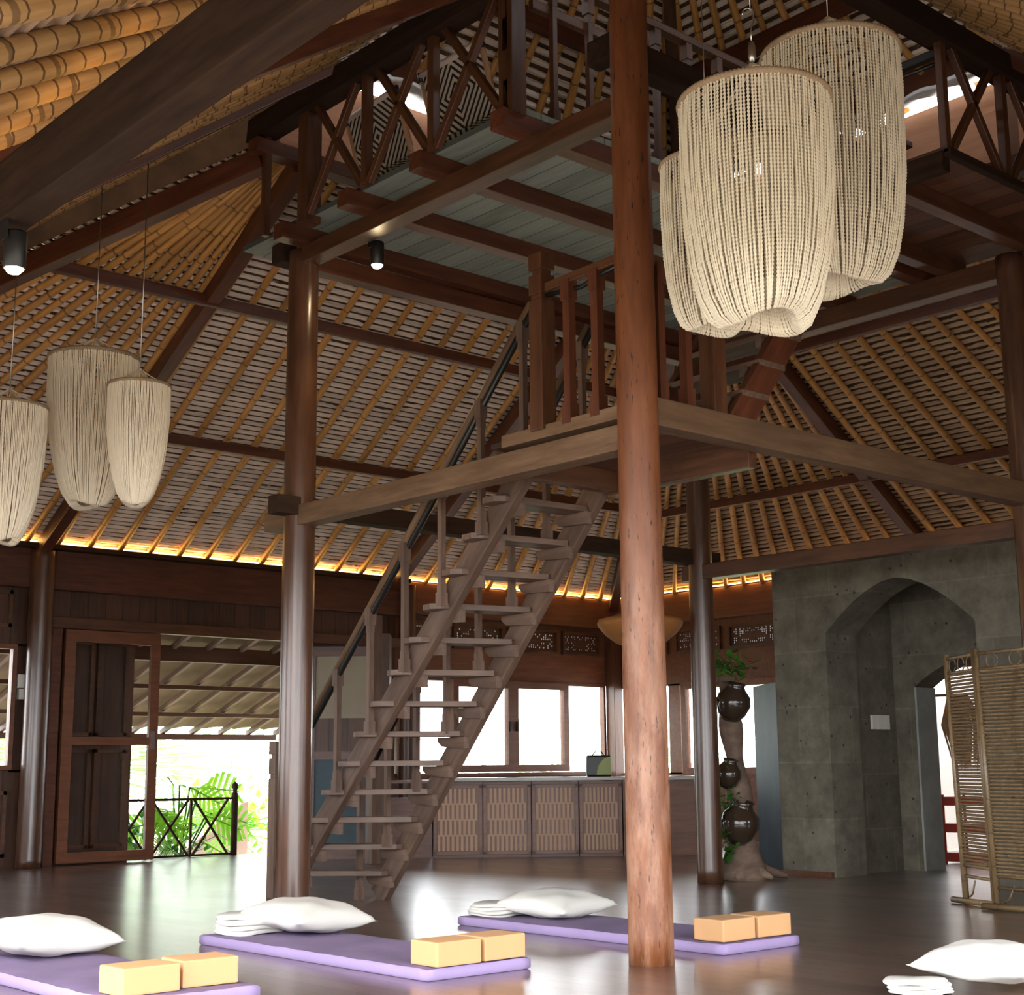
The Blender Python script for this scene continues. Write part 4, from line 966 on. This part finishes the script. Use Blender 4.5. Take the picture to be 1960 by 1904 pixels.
labs = ['slatted cabinet at the left end of the counter', 'second slatted cabinet from the left under the counter', 'third slatted cabinet from the left under the counter', 'slatted cabinet just left of the tall near post']
edges = [0.02, 0.53, 1.03, 1.52, 1.97]
for i in range(4):
    T = T_at(edges[i], -0.5); w = edges[i + 1] - edges[i]
    e = empty('kitchen_cabinet', T.translation, labs[i], 'cabinet')
    m = MB(); m.box((0.003, 0.0, 0.0), (w - 0.003, 0.495, HC - 0.045)); m.build('body', 'teak_red', e, T)
    cab_door(edges[i] + 0.006, edges[i + 1] - 0.006, e)
e = empty('kitchen_cabinet', T_at(1.98).translation, 'plain dark cabinet front right of the tall near post', 'cabinet')
MB().box((0, 0, 0), (1.0, 0.48, HC - 0.045)).build('body', 'cab', e, T_at(1.98, -0.5)); MB().box((0.02, 0, 0.04), (0.40, 0.02, HC - 0.08)).build('door', 'teak_red', e, T_at(1.98))
e = empty('open_cabinet', T_at(-0.45).translation, 'dark cabinet end left of the slatted doors behind the stairs', 'cabinet')
MB().box((0, 0, 0), (0.46, 0.46, HC - 0.20)).build('body', 'teak_red', e, T_at(-0.45, -0.5))
MB().box((0, 0, HC - .05), (0.46, 0.46, HC - 0.02)).build('top', 'cab', e, T_at(-0.45, -0.5))
tag(MB().box((-0.02, -0.02, 0), (3.0, 0.55, 0.035)).build('worktop', 'counter', None, T_at(0, -0.5, HC - 0.035), 0.004), 'pale grey stone worktop over the slatted cabinets', 'worktop')
# partition of timber and cloth left of counter
e = empty('cloth_partition', T_at(-1.2).translation, 'tall timber framed partition with cream cloth panels behind the stair foot', 'partition')
Tp = T_at(-1.25)
for s in (0.0, 0.58, 0.62): MB().box((s, -0.03, 0), (s + 0.05, 0.03, 2.12)).build('upright', 'teak_red', e, Tp)
for z, h in ((0.0, 0.14), (1.0, 0.08), (1.22, 0.0), (2.06, 0.10)):
    if h: MB().box((0, -0.025, z), (0.66, 0.025, z + h)).build('cross_rail', 'teak_red', e, Tp)
MB().box((0.05, -0.01, 1.42), (0.58, 0.005, 2.06)).build('cloth_panel', 'cream', e, Tp)
MB().box((0.05, -0.01, 1.08), (0.58, 0.005, 1.42)).build('lower_panel', 'panel', e, Tp)
MB().box((0.05, -0.01, 0.14), (0.58, 0.005, 1.0)).build('grey_panel', 'greycloth', e, Tp)
tag(beam('timber_upright', (3.42, 6.9, 0), (3.42, 6.9, 2.4), 0.11, 0.11, 'stair'), 'square brown upright standing on the floor behind the stair treads', 'upright')
e = empty('timber_cupboard', T_at(-0.58).translation, 'reddish timber cupboard side between partition and counter', 'cupboard')
MB().box((0, 0, 0), (0.16, 0.4, 2.3)).build('body', 'panel', e, T_at(-0.60, -0.45))
# bag and appliance on counter
T = T_at(1.62, -0.30, HC)
e = empty('printed_bag', T.translation, 'black and green printed bag standing on the worktop', 'bag')
m = MB(); m.box((0, 0, 0), (0.26, 0.14, 0.22)); m.build('body', 'black', e, T, 0.02)
m = MB(); vs = [V((0.255 - 0.15 * math.cos(k * math.pi / 16), 0.143, 0.02 + 0.185 * math.sin(k * math.pi / 16))) for k in range(9)] + [V((0.255, 0.143, 0.02))]
m.add(vs, [tuple(range(10))[::-1]]); m.add([v + V((0, -.002, 0)) for v in vs], [tuple(range(10))]); m.build('green_print', cloth('print_green', (0.42, 0.46, 0.20), 30), e, T)
m = MB(); m.tube([(0.06, 0.07, 0.21), (0.10, 0.07, 0.26), (0.16, 0.07, 0.26), (0.20, 0.07, 0.21)], 0.006, 6); m.build('handle', 'black', e, T)
T = T_at(2.36, -0.22, HC); e = empty('water_dispenser', T.translation, 'grey plastic container on the worktop beside the far post', 'container')
m = MB(); m.lathe([(0, 0), (0.075, 0), (0.08, 0.02), (0.08, 0.16), (0.07, 0.19), (0, 0.19)], (0, 0, 0), 20); m.build('body', 'switch', e, T)

# ---------------------------------------------------------------- floor mats, cushions, blankets, blocks
def rounded_slab(x0, x1, y0, y1, z0, z1, name, mats, parent=None, T=None, sag=0.0, seed=0, nx=12, ny=30):
    rnd = random.Random(seed); m = MB(); vs = []; fs = []
    rows = []
    r = (z1 - z0) * 0.16
    def ring(inset, z): return inset, z
    prof = [(0.0 + r, z0), (0.0, z0 + r), (0.0, z1 - r), (r, z1)]
    cx, cy = (x0 + x1) / 2, (y0 + y1) / 2
    # perimeter loop points
    per = []
    for i in range(ny): per.append((x0, y0 + (y1 - y0) * i / ny))
    for i in range(nx): per.append((x0 + (x1 - x0) * i / nx, y1))
    for i in range(ny): per.append((x1, y1 - (y1 - y0) * i / ny))
    for i in range(nx): per.append((x1 - (x1 - x0) * i / nx, y0))
    n = len(per); wv = [rnd.uniform(-1, 1) for _ in per]
    for ins, z in prof:
        for k, (x, y) in enumerate(per):
            dx = ins if x == x0 else (-ins if x == x1 else 0); dy = ins if y == y0 else (-ins if y == y1 else 0)
            vs.append(V((x + dx, y + dy, z + 0.0015 * wv[k] * (1 if z > z0 + .01 else 0))))
    for j in range(3):
        for k in range(n): fs.append((j * n + k, (j) * n + (k + 1) % n, (j + 1) * n + (k + 1) % n, (j + 1) * n + k))
    m.cur = 1; m.add(vs, [tuple(reversed(f)) for f in fs], True)
    m.cur = 0; vs = []; fs = []
    for j in range(ny + 1):
        for i in range(nx + 1):
            u, v_ = i / nx, j / ny; e_ = 1 if 0 < i < nx and 0 < j < ny else 0
            vs.append(V((x0 + r + (x1 - x0 - 2 * r) * u, y0 + r + (y1 - y0 - 2 * r) * v_, z1 + e_ * (0.004 + rnd.uniform(-.0015, .0015) + sag * math.sin(v_ * 9 + u * 4)))))
    for j in range(ny):
        for i in range(nx): a = j * (nx + 1) + i; fs.append((a, a + 1, a + nx + 2, a + nx + 1))
    m.add(vs, fs, True)
    return m.build(name, mats, parent, T)
def mat_thing(x0, x1, y0, y1, label, seed):
    c = V(((x0 + x1) / 2, (y0 + y1) / 2, 0)); w = (x1 - x0) / 2; h = (y1 - y0) / 2
    o = rounded_slab(-w, w, -h, h, 0.001, 0.05, 'floor_mat', ['mat', 'mat_side'], None, Matrix.Translation(c), 0.002, seed)
    tag(o, label, 'mat', 'purple floor mats'); return o
mat_thing(-1.10, -0.50, 0.28, 2.22, 'middle purple floor mat with cushion and two cork blocks, left of the near post', 1)
mat_thing(0.46, 1.05, -0.04, 1.98, 'purple floor mat passing behind the foot of the near post', 2)
mat_thing(-2.46, -1.84, 0.42, 2.3, 'purple floor mat cut by the left and bottom picture edge', 3)
def cushion(C, sx, sy, h, yaw, label, tilt=(0, 0), seed=0, name='cushion'):
    m = MB(); n = 22; rnd = random.Random(seed); vs = []; fs = []
    for side in (1, -1):
        for j in range(n + 1):
            for i in range(n + 1):
                u = 2 * i / n - 1; v_ = 2 * j / n - 1
                k = (1 - abs(u) ** 2.4) * (1 - abs(v_) ** 2.4); k = max(k, 0) ** 0.52
                pin = 1 - 0.10 * (1 - abs(v_) ** 3) * abs(u) ** 4 ; pin2 = 1 - 0.10 * (1 - abs(u) ** 3) * abs(v_) ** 4
                z = side * h / 2 * k * (1.0 if side > 0 else 0.75) + 0.006 * math.sin(u * 7 + seed) * math.cos(v_ * 6) * (k > 0.1)
                vs.append(V((u * sx / 2 * pin, v_ * sy / 2 * pin2, z)))
    N1 = (n + 1) ** 2
    for s_ in (0, 1):
        for j in range(n):
            for i in range(n):
                a = s_ * N1 + j * (n + 1) + i; f = (a, a + 1, a + n + 2, a + n + 1); fs.append(f if s_ == 0 else f[::-1])
    m.add(vs, fs, True)
    T = Matrix.Translation(V(C)) @ Matrix.Rotation(yaw, 4, 'Z') @ Matrix.Rotation(tilt[0], 4, 'X') @ Matrix.Rotation(tilt[1], 4, 'Y')
    o = m.build(name, 'white_cloth', None, T); me = o.data
    bm = bmesh.new(); bm.from_mesh(me); bmesh.ops.remove_doubles(bm, verts=bm.verts, dist=0.0008); bm.to_mesh(me); bm.free()
    for p in me.polygons: p.use_smooth = True
    return tag(o, label, 'cushion', 'white cushions on the mats')
def blanket(C, sx, sy, h, yaw, label, seed):
    m = MB(); rnd = random.Random(seed); layers = 4; n = 26
    for L in range(layers):
        z0 = h * L / layers; vs = []; fs = []
        ox, oy = rnd.uniform(-.015, .015), rnd.uniform(-.015, .015)
        for i in range(n):
            a = 2 * math.pi * i / n; c, s_ = math.cos(a), math.sin(a); k = (abs(c) ** 5 + abs(s_) ** 5) ** (-1 / 5)
            rr_ = 1 + 0.03 * math.sin(5 * a + L * 2) + rnd.uniform(-.012, .012)
            for dz, sc in ((0.001, 0.955), (h / layers * 0.5, 1.0), (h / layers * 0.98, 0.955)):
                vs.append(V((ox + c * k * sx / 2 * sc * rr_, oy + s_ * k * sy / 2 * sc * rr_, z0 + dz + 0.004 * math.sin(3 * a + L))))
        for i in range(n):
            j = (i + 1) % n
            for q in (0, 1): fs.append((i * 3 + q, j * 3 + q, j * 3 + q + 1, i * 3 + q + 1))
        cidx = len(vs); vs.append(V((ox, oy, z0 + h / layers * 1.05)))
        for i in range(n): fs.append((i * 3 + 2, ((i + 1) % n) * 3 + 2, cidx))
        m.add(vs, fs, True)
    T = Matrix.Translation(V(C)) @ Matrix.Rotation(yaw, 4, 'Z')
    return tag(m.build('folded_blanket', 'white_cloth', None, T), label, 'blanket', 'folded white blankets on the mats')
cushion((-0.66, 1.86, 0.135), 0.56, 0.50, 0.19, 0.12, 'white cushion on the middle purple mat', (0.06, 0.05), 1)
blanket((-0.88, 2.06, 0.056), 0.34, 0.26, 0.10, 0.2, 'crumpled white blanket left of the cushion on the middle mat', 1)
cushion((0.80, 1.50, 0.125), 0.50, 0.54, 0.17, 0.1, 'white cushion on the mat behind the near post', (0.05, -0.04), 2)
blanket((0.66, 1.82, 0.056), 0.36, 0.30, 0.07, 0.15, 'folded white blanket beside the cushion behind the near post', 2)
cushion((-2.06, 1.95, 0.135), 0.56, 0.50, 0.20, 0.1, 'white cushion at the left picture edge', (0.05, 0.04), 3)
cushion((0.42, -1.50, 0.10), 0.50, 0.50, 0.17, 0.1, 'white cushion cut by the bottom right corner', (0.0, 0.0), 4)
blanket((0.10, -1.36, 0.005), 0.22, 0.22, 0.05, 0.15, 'folded white cloth at the bottom right corner', 4)
bk = MB(); bk.box((-0.125, -0.095, 0), (0.125, 0.095, 0.105)); b0 = bk.build('cork_block', 'block', None, Matrix.Translation(V((-0.93, 0.36, 0.056))), 0.008)
tag(b0, 'left cork block on the middle purple mat', 'yoga block', 'cork yoga blocks')
def blk(x, y, yaw, label):
    o = b0.copy(); COL.objects.link(o); o.matrix_local = Matrix.Translation(V((x, y, 0.056))) @ Matrix.Rotation(yaw, 4, 'Z'); o['label'] = label
blk(-0.655, 0.375, 0.03, 'right cork block on the middle purple mat')
blk(0.62, 0.085, 0.02, 'left cork block on the mat behind the near post')
blk(0.90, 0.085, -0.03, 'right cork block on the mat behind the near post')
blk(-2.30, 0.56, 0.03, 'left cork block on the mat at the bottom left')
blk(-2.015, 0.60, -0.02, 'right cork block on the mat at the bottom left')
m = MB(); m.box((0.485, 1.72, 0.0), (0.50, 1.76, 0.03)); 

# ---------------------------------------------------------------- bamboo screen
sc = empty('bamboo_screen', (3.45, 0.33, 0), 'folding bamboo screen with slatted panels at the right edge', 'folding screen')
def panel(A, B, z0, z1):
    A = V((*A, 0)); B = V((*B, 0))
    LN = V((-R_.x, -R_.y, 0)) * 0.035
    for p in (A, B): pole('pole', p, p + LN * 1.02 + V((0, 0, 1.63)), 0.021, 0.019, 'bamboo_screen', sc, 10)
    d_ = (B - A).normalized(); L = (B - A).length
    for z in (z0, z1, 1.60, z0 - 0.07): pole('cross_pole', A + LN * z / 1.6 + V((0, 0, z)), B + LN * z / 1.6 + V((0, 0, z)), 0.011, 0.011, 'bamboo_screen', sc, 8)
    m = MB(); n = 56
    for i in range(n):
        z = z0 + 0.015 + (z1 - z0 - 0.03) * i / (n - 1); a = A + LN * z / 1.6 + V((0, 0, z)); pts = []
        nrm = V((-d_.y, d_.x, 0))
        for k in range(13): pts.append(a + d_ * (L * k / 12) + nrm * (0.006 * (1 if (k + i) % 2 else -1)))
        m.tube(pts, 0.0095, 5)
    m.build('slat_weave', 'bamboo_screen', sc)
    m = MB()
    for i in range(3):
        c = A + LN + d_ * (L * (i + 0.7) / 3.2) + V((0, 0, (z1 + 1.60) / 2)); m.tube([c + d_ * (0.05 * math.cos(q)) + V((0, 0, 0.045 * math.sin(q))) for q in [k * .5 for k in range(13)]], 0.004, 6)
    m.build('scroll_work', 'bamboo_screen', sc)
    pole('foot', A - d_ * 0.02 + V((-.10, .03, 0.022)), B + V((-.02, 0, 0.022)), 0.020, 0.020, 'bamboo_screen', sc, 8)
    m = MB(); c = A + d_ * .06; m.tube([c + V((0, 0, 0.04)), c + d_ * 0.04 + V((0, 0, 0.06)), c + d_ * 0.09 + V((0, 0, 0.15))], 0.006, 6); m.build('curl', 'bamboo_screen', sc)
panel((3.70, 0.64), (3.47, 0.29), 0.24, 1.50)
panel((3.43, 0.25), (3.27, -0.36), 0.20, 1.50)
tag(boxo('hanging_cloth', (4.86, -0.3, 1.55), (4.90, 0.35, 1.75), 'redfab'), 'dark red cloth showing above the bamboo screen', 'cloth')

# ---------------------------------------------------------------- jar tree, board
C = V((4.28, 3.02, 0))
e = empty('driftwood_trunk', C, 'driftwood trunk with a flared root base beside the far post', 'driftwood')
m = MB(); pts = []; rad = []
for i in range(26):
    t = i / 25; z = 1.62 * t
    pts.append(C + R_ * (0.02 * math.sin(t * 5) - 0.06 * t) + V((0, 0, z))); rad.append(0.096 + 0.13 * math.exp(-z * 6) + 0.018 * math.sin(t * 19) - 0.02 * t)
m.tube(pts, rad, 14); m.build('trunk', 'bark', e)
m = MB()
for a, L in ((0.2, 0.32), (1.3, 0.2), (2.6, 0.25), (3.6, 0.22), (4.8, 0.28), (5.6, 0.36)):
    d_ = V((math.cos(a), math.sin(a), 0)); m.tube([C + V((0, 0, 0.16)), C + d_ * L * .5 + V((0, 0, 0.07)), C + d_ * L + V((0, 0, 0.02))], [0.07, 0.05, 0.018], 8)
m.build('root', 'bark', e)
jp = [(0.0, -0.14), (0.06, -0.14), (0.11, -0.09), (0.145, 0.0), (0.13, 0.07), (0.085, 0.12), (0.07, 0.15), (0.085, 0.17), (0.07, 0.17), (0.055, 0.14)]
for i, (dx, z, s, l) in enumerate(((-0.05, 1.42, 1.0, 'black glazed jar at the top of the driftwood trunk'), (-0.03, 0.46, 1.1, 'large black glazed jar low on the driftwood trunk'), (-0.11, 0.85, 0.75, 'small dark jar half way up the driftwood trunk'))):
    o = MB().lathe([(r * s, zz * s) for r, zz in jp], (0, 0, 0), 28).build('glazed_jar', 'jar', None, Matrix.Translation(C + R_ * dx - F_.normalized() * 0.13 * V((1, 1, 0)).length / 1.4 + V((0, 0, z))) @ Matrix.Rotation(0.25, 4, 'X')); tag(o, l, 'jar', 'black jars on the driftwood')
def leafy(name, C, spread, n, size, mat, label, seed, cat='plant', trail=0, shape=1.0):
    rnd = random.Random(seed); C = V(C); e = empty(name, C, label, cat); m = MB(); st_ = MB()
    for i in range(n):
        p = C + V((rnd.gauss(0, 1) * spread[0], rnd.gauss(0, 1) * spread[1], rnd.gauss(0, 1) * spread[2]))
        s = size * rnd.uniform(.6, 1.2); a = rnd.uniform(0, 6.28); b = rnd.uniform(-0.9, 0.9)
        X = V((math.cos(a) * math.cos(b), math.sin(a) * math.cos(b), math.sin(b))); Y = X.cross(V((0, 0, 1))).normalized(); Z = X.cross(Y)
        m.add([p, p + X * s * .4 + Y * s * .33 + Z * s * .05, p + X * s - Z * s * .1, p + X * s * .4 - Y * s * .33 + Z * s * .05], [(0, 1, 2, 3)], True)
        if i % 3 == 0: st_.tube([C + (p - C) * .2 - V((0, 0, size * .4)), p], size * .03, 4)
    m.build('leaves', mat, e); st_.build('stems', mat, e); return e
leafy('trailing_plant', C + R_ * -0.03 + V((0, 0, 1.72)), (0.09, 0.09, 0.06), 90, 0.09, 'leaf_dark', 'dark green plant growing from the topmost jar', 2)
leafy('trailing_plant', C + R_ * -0.13 - F_ * 0.15 + V((0, 0, 0.55)), (0.05, 0.05, 0.17), 80, 0.075, 'leaf_dark', 'green vine trailing over the low jar', 3)
leafy('trailing_plant', C + R_ * -0.15 - F_ * 0.1 + V((0, 0, 0.18)), (0.05, 0.05, 0.08), 40, 0.075, 'leaf_dark', 'green leaves near the floor behind the far post', 4)
Tb, L = frame(V((5.08, 3.22, 0)), V((5.86, 4.25, 0)))
tag(MB().box((0, -0.02, 0), (0.85, 0.02, 1.62)).build('covered_board', 'greycloth', None, Tb, 0.01), 'tall blue grey covered board left of the stone wall', 'board')

# ---------------------------------------------------------------- porch and garden
pr_ = empty('porch_railing', (3.0, 9.32, 0), 'crossed porch railing with a turned corner post outside the open door', 'railing')
YR = 9.32
beam('rail_post', (2.79, YR, 0), (2.79, YR, 0.60), 0.026, 0.026, 'beam_dark', pr_)
beam('top_rail', (1.4, YR, 0.60), (3.28, YR, 0.60), 0.04, 0.026, 'beam_dark', pr_); beam('bottom_rail', (1.4, YR, 0.015), (3.28, YR, 0.015), 0.03, 0.022, 'beam_dark', pr_)
for a, b in ((2.33, 2.76), (2.82, 3.24), (1.86, 2.29)):
    beam('brace', (a, YR, 0.02), (b, YR, 0.60), 0.024, 0.024, 'beam_dark', pr_); beam('brace', (b, YR, 0.02), (a, YR, 0.60), 0.024, 0.024, 'beam_dark', pr_)
m = MB(); m.lathe([(0, 0), (0.036, 0), (0.036, 0.62), (0.028, 0.66), (0.02, 0.68), (0.036, 0.72), (0.032, 0.75), (0.0, 0.78)], (3.32, YR, 0), 12); m.build('newel', 'beam_dark', pr_)
# porch roof
pf = struct(empty('ceiling_porch', (3, 10, 2.2), 'tiled porch roof with rafters outside the open door', 'roof'))
Pt = lambda x, y: V((x, y, 2.42 - (y - 9.2) * 0.33))
m = MB(); vs = []; fs = []; k = 60
for i in range(k + 1):
    x = 0.5 + 5.4 * i / k; z = 0.03 * abs(math.sin(i * math.pi / 5))
    for y in (9.2, 12.2): vs.append(Pt(x, y) + V((0, 0, z)))
for i in range(k): a = i * 2; fs.append((a, a + 2, a + 3, a + 1))
m.add(vs, fs, True); m.build('roof_tiles', 'tile', pf)
for i in range(12): x = 1.0 + i * .42; beam('rafter', Pt(x, 9.2) - V((0, 0, .05)), Pt(x, 12.2) - V((0, 0, .05)), 0.05, 0.06, 'stair', pf)
for y, h in ((9.62, 0.17), (10.55, 0.05), (11.4, 0.05), (12.15, 0.07)): beam('purlin', Pt(0.5, y) - V((0, 0, .12)), Pt(5.6, y) - V((0, 0, .12)), 0.06, h, 'teak', pf)
def prism(name, pts, t, mat):
    m = MB(); n = len(pts); vs = [V(p) for p in pts] + [V(p) + V((0, t, 0)) for p in pts]
    m.add(vs, [tuple(range(n))[::-1], tuple(range(n, 2 * n))] + [(i, (i + 1) % n, n + (i + 1) % n, n + i) for i in range(n)]); return m.build(name, mat)
tag(prism('garden_stair_wall', [(3.6, 11.8, -1.6), (5.0, 11.8, -1.6), (5.0, 11.8, 0.50), (4.9, 11.8, 0.48), (3.6, 11.8, -0.42)], 0.2, 'pinkwall'), 'sloping pink rendered stair wall beyond the porch railing', 'wall')
tag(boxo('garden_wall', (4.6, 13.9, -1.6), (10.5, 14.1, 0.0), 'pinkwall'), 'low pink garden wall behind the left inner post', 'wall')
# monstera
def monstera(C, label, seed):
    rnd = random.Random(seed); C = V(C); e = empty('monstera_plant', C, label, 'plant')
    for i in range(11):
        a = rnd.uniform(0, 6.28); h = rnd.uniform(.5, 1.25); r = rnd.uniform(.1, .5)
        tip = C + V((r * math.cos(a), r * math.sin(a) * .5, h)); X = V((math.cos(a) * .8, math.sin(a) * .4 - .1, rnd.uniform(-.5, .1))).normalized(); Y = X.cross(V((0.1, -1, 0.35))).normalized()
        L = rnd.uniform(.38, .55); m = MB(); n = 7
        for s_ in (1, -1):
            for k in range(n):
                t0 = k / n; t1 = (k + .62) / n; w0 = math.sin(math.pi * (t0 * .85 + .12)) * L * .5
                b0_ = tip + X * L * t0; b1_ = tip + X * L * t1; o_ = Y * s_ * w0 + X * L * .18 + V((0, 0, -.02 - .05 * w0))
                m.add([b0_, b1_, b1_ + o_ * .6, b1_ + o_ * .97, b0_ + o_, b0_ + o_ * .55], [(0, 1, 2, 3, 4, 5)], True)
        m.tube([tip, tip + X * L], .01, 4); m.build('leaf', 'leaf', e)
        MB().tube([C, C.lerp(tip, .5) + V((0, 0, .1)), tip], .012, 5).build('stem', 'leaf_dark', e)
monstera((3.42, 10.75, -0.45), 'bright green monstera behind the porch railing', 3)
monstera((2.95, 10.8, -0.6), 'lower monstera at the left behind the porch railing', 6)
leafy('garden_shrub', (3.0, 10.6, -0.1), (0.40, 0.15, 0.22), 360, 0.13, 'leaf_dark', 'dark green shrub low behind the porch railing', 21, 'shrub')
leafy('garden_shrub', (5.2, 12.7, 0.2), (0.4, 0.2, 0.26), 500, 0.16, 'leaf', 'bright shrub right of the porch corner post', 22, 'shrub')
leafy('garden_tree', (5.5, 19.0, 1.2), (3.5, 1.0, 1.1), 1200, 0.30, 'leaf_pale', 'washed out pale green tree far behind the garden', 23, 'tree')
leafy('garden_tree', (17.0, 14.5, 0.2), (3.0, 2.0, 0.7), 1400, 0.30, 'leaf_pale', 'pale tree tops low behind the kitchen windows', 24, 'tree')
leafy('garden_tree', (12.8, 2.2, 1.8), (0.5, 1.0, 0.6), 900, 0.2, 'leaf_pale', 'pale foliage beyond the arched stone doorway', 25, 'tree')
